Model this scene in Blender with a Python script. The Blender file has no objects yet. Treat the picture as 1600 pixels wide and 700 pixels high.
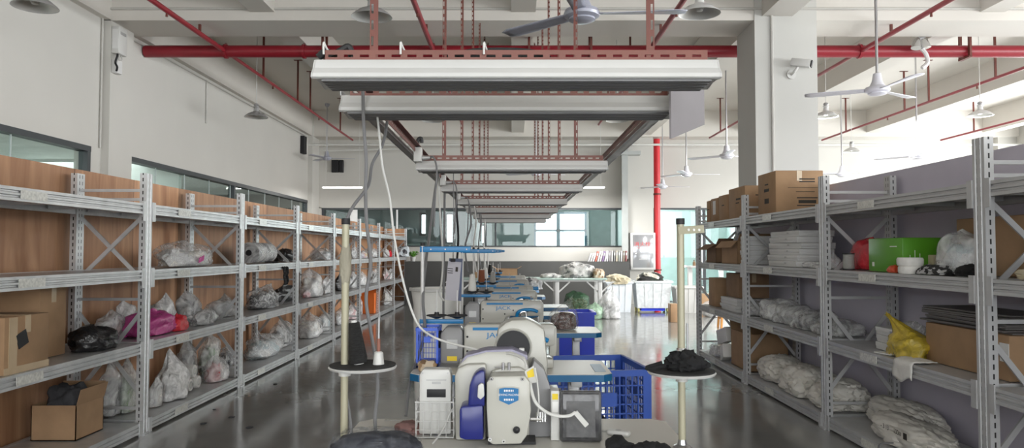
import bpy, bmesh, math, random
from mathutils import Vector, Matrix, noise
C = bpy.context.scene.collection
PI = math.pi
R = math.radians
rng = random.Random(7)
# ------------------------------------------------------------------ camera
F = 1156.0; EYE = 1.40; PITCH = math.atan(42.5 / F)
cam_d = bpy.data.cameras.new('camera'); cam = bpy.data.objects.new('camera', cam_d); C.objects.link(cam)
cam.location = (0, 0, EYE); cam.rotation_euler = (PI / 2 + PITCH, 0, 0)
cam_d.sensor_width = 36; cam_d.lens = F / 1600 * 36; cam_d.clip_start = .05; cam_d.clip_end = 300
bpy.context.scene.camera = cam
CP, SP = math.cos(PITCH), math.sin(PITCH)
def ray(px, py):
    a = (px - 800) / F; u = (350 - py) / F
    return Vector((a, CP - u * SP, SP + u * CP))
def W(px, py, Y):            # the point at depth Y
    r = ray(px, py); t = Y / r.y
    return Vector((r.x * t, Y, EYE + r.z * t))
def WX(px, py, X):           # the point on the plane x = X
    r = ray(px, py); t = X / r.x
    return Vector((X, r.y * t, EYE + r.z * t))
def WZ(px, py, Z):           # the point on the plane z = Z
    r = ray(px, py); t = (Z - EYE) / r.z
    return Vector((r.x * t, r.y * t, Z))
# ------------------------------------------------------------------ materials
def nt(name):
    m = bpy.data.materials.new(name); m.use_nodes = True
    t = m.node_tree; b = t.nodes['Principled BSDF']
    return m, t, b
def nd(t, kind, **kw):
    n = t.nodes.new(kind)
    for k, v in kw.items():
        if hasattr(n, k) and k not in n.inputs.keys(): setattr(n, k, v)
        else: n.inputs[k].default_value = v
    return n
def lk(t, a, ao, b, bi): t.links.new(a.outputs[ao], b.inputs[bi])
def mul(c, k): return tuple(min(1, max(0, x * k)) for x in c[:3]) + (1,)
def coords(t, scale=(1, 1, 1)):
    tc = nd(t, 'ShaderNodeTexCoord'); mp = nd(t, 'ShaderNodeMapping'); mp.inputs['Scale'].default_value = scale
    lk(t, tc, 'Object', mp, 'Vector'); return mp
def M(name, col, rough=.5, metal=0, var=.06, vs=4, bump=0, bs=60, stretch=(1, 1, 1), spec=.5, coat=0):
    m, t, b = nt(name)
    b.inputs['Roughness'].default_value = rough; b.inputs['Metallic'].default_value = metal
    b.inputs['Specular IOR Level'].default_value = spec; b.inputs['Coat Weight'].default_value = coat
    mp = coords(t, stretch)
    n = nd(t, 'ShaderNodeTexNoise', Scale=vs, Detail=3)
    lk(t, mp, 0, n, 'Vector')
    cr = nd(t, 'ShaderNodeValToRGB')
    cr.color_ramp.elements[0].position = .3; cr.color_ramp.elements[1].position = .7
    cr.color_ramp.elements[0].color = mul(col, 1 - var); cr.color_ramp.elements[1].color = mul(col, 1 + var)
    lk(t, n, 'Fac', cr, 'Fac'); lk(t, cr, 'Color', b, 'Base Color')
    if bump:
        n2 = nd(t, 'ShaderNodeTexNoise', Scale=bs, Detail=4); lk(t, mp, 0, n2, 'Vector')
        bp = nd(t, 'ShaderNodeBump', Strength=bump, Distance=.01)
        lk(t, n2, 'Fac', bp, 'Height'); lk(t, bp, 'Normal', b, 'Normal')
    return m
def math_n(t, op, a, b=None):
    n = nd(t, 'ShaderNodeMath', operation=op)
    for i, v in enumerate((a, b)):
        if v is None: continue
        if isinstance(v, (int, float)): n.inputs[i].default_value = v
        else: t.links.new(v, n.inputs[i])
    return n.outputs[0]
def slots(name, col, u, v, pu, pv, au, av, ou=0, ov=0, rough=.4, metal=.3, see=False, var=.08, side=False):
    """sheet metal with a row pattern of punched slots: u, v axis letters, p period, a half width (fraction of the period)"""
    m = M(name, col, rough, metal, var, 6); t = m.node_tree; b = t.nodes['Principled BSDF']
    tc = nd(t, 'ShaderNodeTexCoord'); s = nd(t, 'ShaderNodeSeparateXYZ'); lk(t, tc, 'Object', s, 0)
    def band(ax, p, a, o):
        f = math_n(t, 'FRACT', math_n(t, 'ADD', math_n(t, 'DIVIDE', s.outputs[ax], p), o + 50))
        return math_n(t, 'LESS_THAN', math_n(t, 'ABSOLUTE', math_n(t, 'SUBTRACT', f, .5)), a)
    mk = math_n(t, 'MULTIPLY', band(u, pu, au, ou), band(v, pv, av, ov))
    if side: # the narrow face of an upright has one slot column of its own
        ge = nd(t, 'ShaderNodeNewGeometry'); sn = nd(t, 'ShaderNodeSeparateXYZ'); lk(t, ge, 'Normal', sn, 0)
        ny = math_n(t, 'GREATER_THAN', math_n(t, 'ABSOLUTE', sn.outputs['Y']), .6); nx = math_n(t, 'GREATER_THAN', math_n(t, 'ABSOLUTE', sn.outputs['X']), .6)
        fx = math_n(t, 'FRACT', math_n(t, 'ADD', math_n(t, 'DIVIDE', math_n(t, 'ABSOLUTE', s.outputs['X']), .53), .5 - .025 / .53))
        m2 = math_n(t, 'MULTIPLY', math_n(t, 'LESS_THAN', math_n(t, 'ABSOLUTE', math_n(t, 'SUBTRACT', fx, .5)), .0045 / .53), band(v, pv, av, ov + .5))
        mk = math_n(t, 'ADD', math_n(t, 'MULTIPLY', mk, nx), math_n(t, 'MULTIPLY', m2, ny))
    if see:
        tr = nd(t, 'ShaderNodeBsdfTransparent'); mx = nd(t, 'ShaderNodeMixShader')
        t.links.new(mk, mx.inputs[0]); lk(t, b, 0, mx, 1); lk(t, tr, 0, mx, 2)
        lk(t, mx, 0, t.nodes['Material Output'], 0)
    else:
        base = b.inputs['Base Color'].links[0].from_socket
        mx = nd(t, 'ShaderNodeMix', data_type='RGBA'); t.links.new(mk, mx.inputs[0])
        t.links.new(base, mx.inputs[6]); mx.inputs[7].default_value = (.02, .02, .02, 1)
        t.links.new(mx.outputs[2], b.inputs['Base Color'])
    return m
def glass(name, tint=(.86, .95, .93), ior=1.45, rough=0.0):
    m, t, b = nt(name); t.nodes.remove(b)
    tr = nd(t, 'ShaderNodeBsdfTransparent', Color=tint + (1,)); gl = nd(t, 'ShaderNodeBsdfGlossy', Roughness=rough)
    fr = nd(t, 'ShaderNodeFresnel'); mx = nd(t, 'ShaderNodeMixShader'); ge = nd(t, 'ShaderNodeNewGeometry')
    t.links.new(math_n(t, 'ADD', math_n(t, 'MULTIPLY', ge.outputs['Backfacing'], 1 / ior - ior), ior), fr.inputs['IOR'])
    lk(t, fr, 0, mx, 0); lk(t, tr, 0, mx, 1); lk(t, gl, 0, mx, 2); lk(t, mx, 0, t.nodes['Material Output'], 0)
    return m
def film(name, col=(.85, .86, .86), lo=.22, hi=.75, rough=.18, bs=14):
    """crumpled thin plastic: part see-through, milky and shiny along its creases"""
    m, t, b = nt(name)
    b.inputs['Base Color'].default_value = col + (1,); b.inputs['Roughness'].default_value = rough
    b.inputs['Specular IOR Level'].default_value = .8
    mp = coords(t)
    n = nd(t, 'ShaderNodeTexNoise', Scale=bs, Detail=5, Distortion=1.5); lk(t, mp, 0, n, 'Vector')
    bp = nd(t, 'ShaderNodeBump', Strength=.9, Distance=.02); lk(t, n, 'Fac', bp, 'Height'); lk(t, bp, 'Normal', b, 'Normal')
    mr = nd(t, 'ShaderNodeMapRange'); mr.inputs[1].default_value = .38; mr.inputs[2].default_value = .66
    mr.inputs[3].default_value = lo; mr.inputs[4].default_value = hi; lk(t, n, 'Fac', mr, 0)
    tr = nd(t, 'ShaderNodeBsdfTransparent', Color=(.95, .95, .95, 1)); mx = nd(t, 'ShaderNodeMixShader')
    lk(t, mr, 0, mx, 0); lk(t, tr, 0, mx, 1); lk(t, b, 0, mx, 2); lk(t, mx, 0, t.nodes['Material Output'], 0)
    return m
def patch(name, cols, scale=7, rough=.7, bump=.35):
    """mixed contents: voronoi patches of several colours"""
    m, t, b = nt(name); b.inputs['Roughness'].default_value = rough
    mp = coords(t); v = nd(t, 'ShaderNodeTexVoronoi', Scale=scale); lk(t, mp, 0, v, 'Vector')
    s = nd(t, 'ShaderNodeSeparateColor'); lk(t, v, 'Color', s, 0)
    cr = nd(t, 'ShaderNodeValToRGB'); cr.color_ramp.interpolation = 'CONSTANT'
    e = cr.color_ramp.elements
    while len(e) < len(cols): e.new(.5)
    for i, c in enumerate(cols): e[i].position = i / len(cols); e[i].color = c + (1,)
    lk(t, s, 0, cr, 'Fac'); lk(t, cr, 'Color', b, 'Base Color')
    bp = nd(t, 'ShaderNodeBump', Strength=bump, Distance=.02); lk(t, v, 'Distance', bp, 'Height'); lk(t, bp, 'Normal', b, 'Normal')
    return m
def emit(name, col, s):
    m, t, b = nt(name); b.inputs['Base Color'].default_value = col + (1,)
    b.inputs['Emission Color'].default_value = col + (1,); b.inputs['Emission Strength'].default_value = s
    return m
# ------------------------------------------------------------------ mesh builder
class MB:
    def __init__(s): s.bm = bmesh.new()
    def box(s, c, d, rz=0, bev=0, rot=None, seg=2):
        r = bmesh.ops.create_cube(s.bm, size=1); vs = r['verts']
        m = Matrix.Translation(c) @ (rot.to_4x4() if rot else Matrix.Rotation(rz, 4, 'Z')) @ Matrix.Diagonal((d[0], d[1], d[2], 1))
        bmesh.ops.transform(s.bm, matrix=m, verts=vs)
        if bev:
            es = list({e for v in vs for e in v.link_edges})
            bmesh.ops.bevel(s.bm, geom=es, offset=bev, segments=seg, profile=.5, affect='EDGES', clamp_overlap=True)
        return s
    def span(s, a, b, bev=0): # box by two corners
        return s.box([(a[i] + b[i]) / 2 for i in range(3)], [abs(b[i] - a[i]) for i in range(3)], bev=bev)
    def cyl(s, p0, p1, r0, r1=None, n=14, caps=True):
        p0, p1 = Vector(p0), Vector(p1); r1 = r0 if r1 is None else r1
        d = p1 - p0; q = d.to_track_quat('Z', 'Y').to_matrix()
        a = [s.bm.verts.new(p0 + q @ Vector((r0 * math.cos(2 * PI * i / n), r0 * math.sin(2 * PI * i / n), 0))) for i in range(n)]
        b = [s.bm.verts.new(p1 + q @ Vector((r1 * math.cos(2 * PI * i / n), r1 * math.sin(2 * PI * i / n), 0))) for i in range(n)]
        for i in range(n): s.bm.faces.new((a[i], a[(i + 1) % n], b[(i + 1) % n], b[i]))
        if caps: s.bm.faces.new(a[::-1]); s.bm.faces.new(b)
        return s
    def bar(s, p0, p1, w, h):  # rectangular bar between two points (w sideways, h upward)
        p0, p1 = Vector(p0), Vector(p1); d = p1 - p0; L = d.length
        x = d.normalized(); up = Vector((0, 0, 1)) if abs(x.z) < .95 else Vector((0, 1, 0))
        y = up.cross(x).normalized(); z = x.cross(y)
        rot = Matrix((x, y, z)).transposed()
        return s.box((p0 + p1) / 2, (L, w, h), rot=rot)
    def tube(s, pts, r, n=8, sub=5):
        P = [Vector(p) for p in pts]
        if sub > 1 and len(P) > 2:
            Q = []
            for i in range(len(P) - 1):
                a, b, c, d = P[max(i - 1, 0)], P[i], P[i + 1], P[min(i + 2, len(P) - 1)]
                for k in range(sub):
                    u = k / sub
                    Q.append(.5 * (2 * b + (c - a) * u + (2 * a - 5 * b + 4 * c - d) * u * u + (3 * b - a - 3 * c + d) * u ** 3))
            Q.append(P[-1]); P = Q
        rings = []; prev = None
        for i, p in enumerate(P):
            d = (P[min(i + 1, len(P) - 1)] - P[max(i - 1, 0)]).normalized()
            if prev is None: x = d.orthogonal().normalized()
            else:
                x = prev - d * prev.dot(d); x = x.normalized() if x.length > 1e-6 else d.orthogonal().normalized()
            prev = x; y = d.cross(x)
            rings.append([s.bm.verts.new(p + (x * math.cos(2 * PI * k / n) + y * math.sin(2 * PI * k / n)) * r) for k in range(n)])
        for a, b in zip(rings, rings[1:]):
            for k in range(n): s.bm.faces.new((a[k], a[(k + 1) % n], b[(k + 1) % n], b[k]))
        s.bm.faces.new(rings[0][::-1]); s.bm.faces.new(rings[-1])
        return s
    def lathe(s, prof, c=(0, 0, 0), n=24, rot=None):
        c = Vector(c); rings = []
        for r, z in prof:
            if r < 1e-5: rings.append([s.bm.verts.new(c + ((rot @ Vector((0, 0, z))) if rot else Vector((0, 0, z))))])
            else:
                ring = []
                for i in range(n):
                    v = Vector((r * math.cos(2 * PI * i / n), r * math.sin(2 * PI * i / n), z))
                    ring.append(s.bm.verts.new(c + (rot @ v if rot else v)))
                rings.append(ring)
        for a, b in zip(rings, rings[1:]):
            for i in range(n):
                j = (i + 1) % n
                if len(a) == 1 and len(b) == 1: continue
                if len(a) == 1: s.bm.faces.new((a[0], b[j], b[i]))
                elif len(b) == 1: s.bm.faces.new((a[i], a[j], b[0]))
                else: s.bm.faces.new((a[i], a[j], b[j], b[i]))
        return s
    def prism(s, poly, lo, hi, ax='y', bev=0):
        """polygon in the two other axes (in x,y,z order) pushed along ax"""
        def pt(p, h):
            return {'x': (h, p[0], p[1]), 'y': (p[0], h, p[1]), 'z': (p[0], p[1], h)}[ax]
        a = [s.bm.verts.new(pt(p, lo)) for p in poly]; b = [s.bm.verts.new(pt(p, hi)) for p in poly]
        n = len(poly); fs = []
        for i in range(n): fs.append(s.bm.faces.new((a[i], a[(i + 1) % n], b[(i + 1) % n], b[i])))
        fs.append(s.bm.faces.new(a[::-1])); fs.append(s.bm.faces.new(b))
        bmesh.ops.recalc_face_normals(s.bm, faces=fs)
        if bev:
            es = list({e for f in fs for e in f.edges})
            bmesh.ops.bevel(s.bm, geom=es, offset=bev, segments=2, profile=.5, affect='EDGES', clamp_overlap=True)
        return s
    def quad(s, pts):
        s.bm.faces.new([s.bm.verts.new(p) for p in pts]); return s
    def blob(s, c, size, seed=0, sub=4, rough=.22, flat=.55, neck=0, fine=.07, neck_r=.25, fq=1.6):
        c = Vector(c); r = bmesh.ops.create_icosphere(s.bm, subdivisions=sub, radius=1)
        o = Vector((seed * 3.7, seed * 1.3, seed * 7.1)); up = []; la = seed * 1.9
        for v in r['verts']:
            n = v.co.normalized()
            d = 1 + rough * noise.noise(n * fq + o) + fine * (1 - 2.2 * abs(noise.noise(n * 4.5 + o))) + fine * .6 * (1 - 2.2 * abs(noise.noise(n * 10 + o)))
            # fuller than a sphere
            k = (abs(n.x) ** 2.6 + abs(n.y) ** 2.6 + abs(n.z) ** 2.6) ** (-1 / 2.6)
            p = n * d * k
            if p.z < -flat: p.z = -flat + (p.z + flat) * .06
            if neck and n.z > .72:
                t = (n.z - .72) / .28
                q = t * t * (3 - 2 * t)
                p.x *= 1 - (1 - neck_r) * q; p.y *= 1 - (1 - neck_r) * q
                up.append((v, neck * q * (1 + .5 * noise.noise(Vector((math.atan2(n.y, n.x), 0, seed)) * 1.5)), q))
            v.co = p
        # fit the outline to the size asked for
        vs = r['verts']; lo = [min(v.co[i] for v in vs) for i in range(3)]; hi = [max(v.co[i] for v in vs) for i in range(3)]
        for v in vs:
            q = [(v.co[i] - (lo[i] + hi[i]) / 2) / (hi[i] - lo[i]) * size[i] for i in range(3)]
            v.co = c + Vector((q[0], q[1], q[2] + size[2] / 2))
        for v, dz, q in up: # the gathered neck leans over to one side
            v.co += Vector((math.cos(la) * .35 * dz * size[0], math.sin(la) * .35 * dz * size[1], dz * size[2] * .55))
        return s
    def build(s, name, mat, parent=None, smooth=35, loc=None):
        me = bpy.data.meshes.new(name); bmesh.ops.recalc_face_normals(s.bm, faces=s.bm.faces); s.bm.to_mesh(me); s.bm.free()
        me.materials.append(mat)
        if smooth:
            me.polygons.foreach_set('use_smooth', [True] * len(me.polygons)); me.set_sharp_from_angle(angle=R(smooth))
        o = bpy.data.objects.new(name, me); C.objects.link(o)
        if parent: o.parent = parent
        if loc is not None: o.location = loc
        return o
def tag(o, label=None, cat=None, group=None, kind=None):
    if label: o['label'] = label
    if cat: o['category'] = cat
    if group: o['group'] = group
    if kind: o['kind'] = kind
    return o
def thing(name, label, cat, loc=(0, 0, 0), rz=0, group=None):
    o = bpy.data.objects.new(name, None); C.objects.link(o); o.empty_display_size = .1
    o.location = loc; o.rotation_euler = (0, 0, rz); return tag(o, label, cat, group)
def struct(name, mb, mat, smooth=0): return tag(mb.build(name, mat, None, smooth), kind='structure')
def solo(name, mb, mat, label, cat, group=None, smooth=35, loc=None): return tag(mb.build(name, mat, None, smooth, loc), label, cat, group)
def tree_copy(o, parent=None):
    c = o.copy(); C.objects.link(c)
    if parent: c.parent = parent
    for ch in [x for x in bpy.data.objects if x.parent == o and x != c]: tree_copy(ch, c)
    return c
def text(name, s, size, loc, rot, mat, parent=None, sx=1):
    cu = bpy.data.curves.new(name, 'FONT'); cu.body = s; cu.size = size; cu.align_x = 'CENTER'; cu.align_y = 'CENTER'; cu.extrude = .0004
    t = bpy.data.objects.new('tmp', cu); C.objects.link(t)
    bpy.context.view_layer.update()
    me = bpy.data.meshes.new_from_object(t.evaluated_get(bpy.context.evaluated_depsgraph_get()))
    bpy.data.objects.remove(t); me.name = name; me.materials.clear(); me.materials.append(mat)
    o = bpy.data.objects.new(name, me); C.objects.link(o); o.location = loc; o.rotation_euler = rot; o.scale = (sx, 1, 1)
    if parent: o.parent = parent
    return o
# ------------------------------------------------------------------ palette
wall_m = M('wall_paint', (.56, .55, .515), .8, var=.03, vs=.8, bump=.03, bs=30)
wall_b = M('cool_wall_paint', (.53, .53, .505), .8, var=.03, vs=.8)
ceil_m = M('ceiling_paint', (.64, .615, .57), .85, var=.03, vs=.7)
galv = M('galvanised_steel', (.58, .59, .60), .38, .55, .10, 9)
galv_slot = slots('perforated_steel', (.58, .59, .60), 'Y', 'Z', .036, .05, .11, .28, .0, 0, .4, .5, side=True)
greysteel = M('grey_and_shaded_steel', (.50, .505, .51), .42, .25, .06, 8)  # on the right racks this darker tone is shade put into the colour
shaded_slot = slots('shaded_perforated_steel', (.50, .505, .51), 'Y', 'Z', .036, .05, .11, .28, .0, 0, .42, .25, side=True)  # upright steel with the right side's shade put into the colour
red_angle_x = slots('red_slotted_angle_across', (.25, .065, .045), 'X', 'Z', .062, 1.0, .28, .006, .1, 0, .45, .1, False, .12)
darkred = M('red_oxide', (.13, .032, .022), .55, .1, .12, 6)
pipe_red = M('fire_red_paint', (.24, .012, .022), .36, 0, .08, 3)
white_pl = M('white_plastic', (.56, .56, .54), .35, 0, .03)
white_metal = M('white_enamel', (.60, .60, .59), .3, .05, .03)
lamp_grey = M('grey_enamel', (.40, .40, .40), .35, .4, .05)
dark_m = M('black_plastic', (.018, .018, .02), .5, 0, .2, spec=.3)
rubber = M('black_rubber', (.015, .015, .016), .6)
chrome = M('chrome', (.7, .7, .7), .15, 1, .03)
steel = M('plain_steel', (.45, .45, .46), .3, .9, .06)
louver = M('grey_louvre', (.20, .20, .205), .5, .2)
fan_m = M('fan_enamel', (.36, .37, .44), .3, .1, .03)
fan_w = M('pale_fan_enamel', (.70, .70, .76), .35, .1, .03)
card = M('cardboard', (.36, .225, .125), .8, 0, .10, 7, .08, 90)
card_d = M('dark_cardboard', (.25, .155, .09), .85, 0, .12, 7, .08, 90)
tape_m = M('packing_tape', (.50, .38, .24), .15, 0, .1)
ink = M('ink', (.03, .025, .02), .7)
paper = M('paper', (.78, .78, .76), .7, 0, .04)
blue_edge = M('blue_edge_band', (.01, .13, .30), .35, 0, .08)
blue_arm = M('blue_painted_bar', (.01, .17, .40), .35, 0, .1)
blue_bin = M('blue_plastic', (.015, .055, .80), .35, 0, .08)
blue_mesh = M('blue_crate_plastic', (.03, .10, .48), .4, 0, .08)
blue_motor = M('dark_blue_plastic', (.012, .018, .16), .28, 0, .05)
table_w = M('white_laminate', (.58, .565, .52), .35, 0, .04, 2)
mach = M('machine_enamel', (.44, .435, .395), .28, 0, .03, 3)
mach_g = M('grey_machine_enamel', (.23, .23, .235), .35, 0, .05)
mach_p = M('lilac_cover', (.26, .25, .34), .4, 0, .04)
screen_m = M('dark_screen', (.05, .05, .055), .12, 0, .1)
logo_b = M('logo_blue', (.0, .19, .46), .4)
yellow = M('yellow_label', (.75, .55, .02), .5)
tanpole = M('khaki_pole', (.38, .36, .26), .4, .1, .05)
cord_g = M('grey_cord', (.16, .16, .165), .5)
cord_w = M('white_cord', (.6, .6, .58), .45)
foam = M('black_foam', (.02, .02, .02), .9)
yarn_k = M('black_yarn', (.02, .02, .02), .7, 0, .5, 60, .8, 200, (1, 1, 6))
yarn_w = M('white_yarn', (.72, .71, .68), .8, 0, .06, 60, .3, 200, (1, 1, 8))
yarn_b = M('brown_yarn', (.22, .07, .03), .8, 0, .15, 60, .3, 200, (1, 1, 8))
yarn_g = M('grey_yarn', (.33, .33, .31), .8, 0, .1, 60, .3, 200, (1, 1, 8))
cloth_k = M('black_cloth', (.008, .008, .009), .95, 0, .3, 20, .4, 40)
cloth_dk = M('charcoal_cloth', (.05, .05, .055), .9, 0, .3, 15, .5, 30)
cloth_m = M('mauve_cloth', (.22, .12, .11), .9, 0, .15, 15, .4, 40)
cloth_c = M('cream_cloth', (.62, .55, .40), .9, 0, .1, 12, .5, 30)
cloth_w = M('white_cloth', (.70, .69, .66), .9, 0, .08, 12, .5, 30)
sack_m = M('woven_sack', (.66, .64, .59), .6, 0, .05, 8, .35, 25)
clear = film('clear_film', (.93, .94, .94), .26, .62, .16, 8)
very_clear = film('very_clear_film', (.85, .86, .86), .03, .3, .12, 18)
clear_t = film('thin_clear_film', (.88, .89, .89), .12, .6)
milky = film('milky_film', (.92, .92, .92), .55, .95)
film_g = film('green_film', (.45, .68, .48), .4, .85)
film_p = film('pink_film', (.62, .06, .32), .8, 1.0, .25)
film_r = film('red_film', (.70, .03, .05), .85, 1.0, .25)
film_k = film('black_film', (.012, .012, .014), .9, 1.0, .25)
film_dk = film('dark_shiny_film', (.035, .037, .05), .9, 1.0, .18, 9)
film_y = film('yellow_film', (.62, .45, .04), .6, .95, .2)
mix_white = patch('white_goods', [(.7, .7, .68), (.6, .6, .6), (.75, .72, .66), (.5, .5, .5)])
mix_grey = patch('grey_goods', [(.25, .25, .25), (.45, .45, .44), (.12, .12, .13), (.6, .58, .55)])
mix_dark = patch('dark_goods', [(.03, .03, .035), (.08, .08, .09), (.15, .15, .16), (.05, .05, .06)])
mix_red = patch('red_and_white_goods', [(.6, .58, .55), (.5, .05, .07), (.7, .68, .66), (.35, .3, .3)])
mix_col = patch('coloured_goods', [(.6, .6, .58), (.5, .06, .06), (.15, .2, .35), (.65, .5, .12), (.7, .7, .7), (.1, .1, .1)])
mix_green = patch('green_goods', [(.45, .48, .4), (.2, .32, .15), (.6, .6, .55), (.35, .4, .1)])
mix_brown = patch('brown_scraps', [(.42, .28, .16), (.6, .5, .38), (.22, .14, .08), (.7, .62, .5)], 22)
mix_choc = patch('dark_brown_scraps', [(.07, .035, .028), (.11, .055, .045), (.05, .03, .025), (.14, .08, .07)], 60)
mix_pale = patch('pale_blue_goods', [(.62, .66, .68), (.7, .7, .7), (.45, .55, .58), (.66, .64, .6)])
fabric_heap = patch('grey_white_fabric', [(.65, .64, .62), (.25, .25, .25), (.5, .5, .49), (.75, .74, .72)], 14, .9)
# ================================================================== the setting
XL = -5.4; XR = 13.5; YB = 20.2; YN = -6.0; HC = 5.15; HB = 4.45
def floor_mat():
    m, t, b = nt('polished_concrete'); mp = coords(t)
    n1 = nd(t, 'ShaderNodeTexNoise', Scale=.6, Detail=6, Roughness=.6); n2 = nd(t, 'ShaderNodeTexNoise', Scale=9, Detail=5)
    lk(t, mp, 0, n1, 'Vector'); lk(t, mp, 0, n2, 'Vector')
    cr = nd(t, 'ShaderNodeValToRGB'); e = cr.color_ramp.elements
    e[0].position = .3; e[0].color = (.185, .185, .177, 1); e[1].position = .75; e[1].color = (.265, .265, .252, 1)
    lk(t, n1, 'Fac', cr, 'Fac'); lk(t, cr, 'Color', b, 'Base Color')
    mr = nd(t, 'ShaderNodeMapRange'); mr.inputs[1].default_value = .3; mr.inputs[2].default_value = .75
    mr.inputs[3].default_value = .07; mr.inputs[4].default_value = .20; lk(t, n2, 'Fac', mr, 0); lk(t, mr, 0, b, 'Roughness')
    n3 = nd(t, 'ShaderNodeTexNoise', Scale=1.7, Detail=2); lk(t, mp, 0, n3, 'Vector')
    bp = nd(t, 'ShaderNodeBump', Strength=.12, Distance=.02); lk(t, n3, 'Fac', bp, 'Height'); lk(t, bp, 'Normal', b, 'Normal')
    b.inputs['Specular IOR Level'].default_value = .75
    return m
struct('floor', MB().span((-9.2, YN, -.12), (XR + .3, 27.2, 0)), floor_mat())
struct('ceiling', MB().span((XL - .2, YN, HC), (XR + .3, YB + .3, HC + .15)), ceil_m)
# left wall: sill wall, header, piers between two window bands
wl = MB()
wl.span((XL - .2, YN, 0), (XL, YB + .1, 1.55)).span((XL - .2, YN, 2.74), (XL, YB + .1, HC))
for y0, y1 in ((YN, -4.0), (9.42, 10.27), (19.45, YB + .1)): wl.span((XL - .2, y0, 1.55), (XL, y1, 2.74))
struct('wall_left', wl, wall_m)
frame_m = M('dark_window_frame', (.055, .062, .068), .45, .2)
pane_m = glass('window_glass', (.86, .92, .90))
pane_far = glass('far_window_glass', (.88, .95, .94))
def window_y(name, y0, y1, z0, z1, mull, x=XL):
    f = MB(); w = .07
    f.span((x - .12, y0, z1 - w), (x + .02, y1, z1)).span((x - .12, y0, z0), (x + .02, y1, z0 + w))
    for y in [y0 + w / 2] + list(mull) + [y1 - w / 2]: f.span((x - .1, y - w / 2, z0 + w), (x + .015, y + w / 2, z1 - w))
    o = struct(name, f, frame_m)
    p = MB().span((x - .055, y0 + w, z0 + w), (x - .045, y1 - w, z1 - w)).build('window_pane', pane_m, o, 0)
    j = MB()
    y = y0 + 1.0
    while y < y1 - .5: j.span((x - .058, y - .006, z0 + w), (x - .042, y + .006, z1 - w)); y += 1.0
    j.build('pane_joint', M('joint', (.5, .55, .55), .4), o, 0)
window_y('window_1', -4.0, 9.42, 1.55, 2.74, (-1, 3, 6.2))
window_y('window_2', 10.27, 19.45, 1.55, 2.74, (14.35,))
# the rooms beyond the left windows
lo = MB()
lo.span((-9.2, YN, 0), (-9.0, YB, 2.95)).span((-9.0, YN, 2.95), (XL - .2, YB, 3.05)).span((-9.0, 4.9, 0), (XL - .2, 5.0, 2.95)).span((-9.0, 12.4, 0), (XL - .2, 12.5, 2.95)).span((-9.0, YN - .1, 0), (XL - .2, YN, 2.95))
struct('wall_office', lo, M('office_paint', (.62, .65, .63), .8))
# back wall: header over a glass band, white apron, piers
wb = MB()
wb.span((XL, YB, 2.58), (XR + .2, YB + .15, HC)).span((XL, YB, 0), (3.85, YB + .15, 1.52)).span((XL, YB, 1.5), (-5.2, YB + .15, 2.6))
wb.span((6.4, YB, 0), (XR + .2, YB + .15, 2.6))
struct('wall_back', wb, wall_m)
trim_w = M('white_frame', (.75, .76, .76), .4)
def window_x(name, x0, x1, z0, z1, mull, y=YB, w=.05, fm=frame_m):
    f = MB()
    f.span((x0, y - .02, z1 - w), (x1, y + .12, z1)).span((x0, y - .02, z0), (x1, y + .12, z0 + .03))
    for x in mull: f.span((x - w / 2, y - .015, z0 + .03), (x + w / 2, y + .1, z1 - w))
    o = struct(name, f, fm)
    MB().span((x0, y + .045, z0 + .03), (x1, y + .055, z1 - w)).build('window_pane', pane_far, o, 0)
    return o
window_x('window_3', -5.2, 3.1, 1.52, 2.58, (-5.17, -1.95, -.72, -.45, 3.07))
MB().span((-4.42, YB - .03, 1.52), (-4.22, YB - .02, 2.53)).span((-3.16, YB - .03, 1.52), (-3.11, YB - .02, 2.53)).build('white_mullion', trim_w, bpy.data.objects['window_3'], 0)
window_x('window_4', 3.85, 6.4, 0.02, 2.58, (3.87, 5.22, 5.26, 6.37))
# rooms behind the back glass, daylit by windows of their own
bo = MB(); Y2 = 26.0
holes = [(-3.25, -2.75, 1.95, 2.75), (-2.36, -1.86, 1.65, 2.75), (-1.42, -.93, 1.62, 2.35), (.78, 2.62, 1.45, 2.78), (3.95, 5.1, .6, 2.85)]
xs = -9.0
for a, b, z0, z1 in holes:
    bo.span((xs, Y2, 0), (a, Y2 + .15, 3.2)); bo.span((a, Y2, 0), (b, Y2 + .15, z0)); bo.span((a, Y2, z1), (b, Y2 + .15, 3.2)); xs = b
bo.span((xs, Y2, 0), (XR, Y2 + .15, 3.2)).span((-9.0, YB + .15, 3.2), (XR, Y2 + .15, 3.3))
for x in (-9.0, 3.75, 7.6): bo.span((x - .06, YB + .15, 0), (x + .06, Y2, 3.2))
struct('wall_rooms', bo, M('far_room_paint', (.50, .57, .56), .8))
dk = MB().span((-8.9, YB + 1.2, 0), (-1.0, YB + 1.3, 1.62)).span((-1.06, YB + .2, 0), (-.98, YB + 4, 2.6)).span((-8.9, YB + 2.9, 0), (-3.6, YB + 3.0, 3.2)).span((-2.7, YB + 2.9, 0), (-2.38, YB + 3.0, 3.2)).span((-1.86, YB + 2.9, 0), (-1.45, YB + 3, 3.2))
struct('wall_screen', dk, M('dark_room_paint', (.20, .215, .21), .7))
blue_fr = M('blue_window_frame', (.25, .42, .55), .4)
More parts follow.
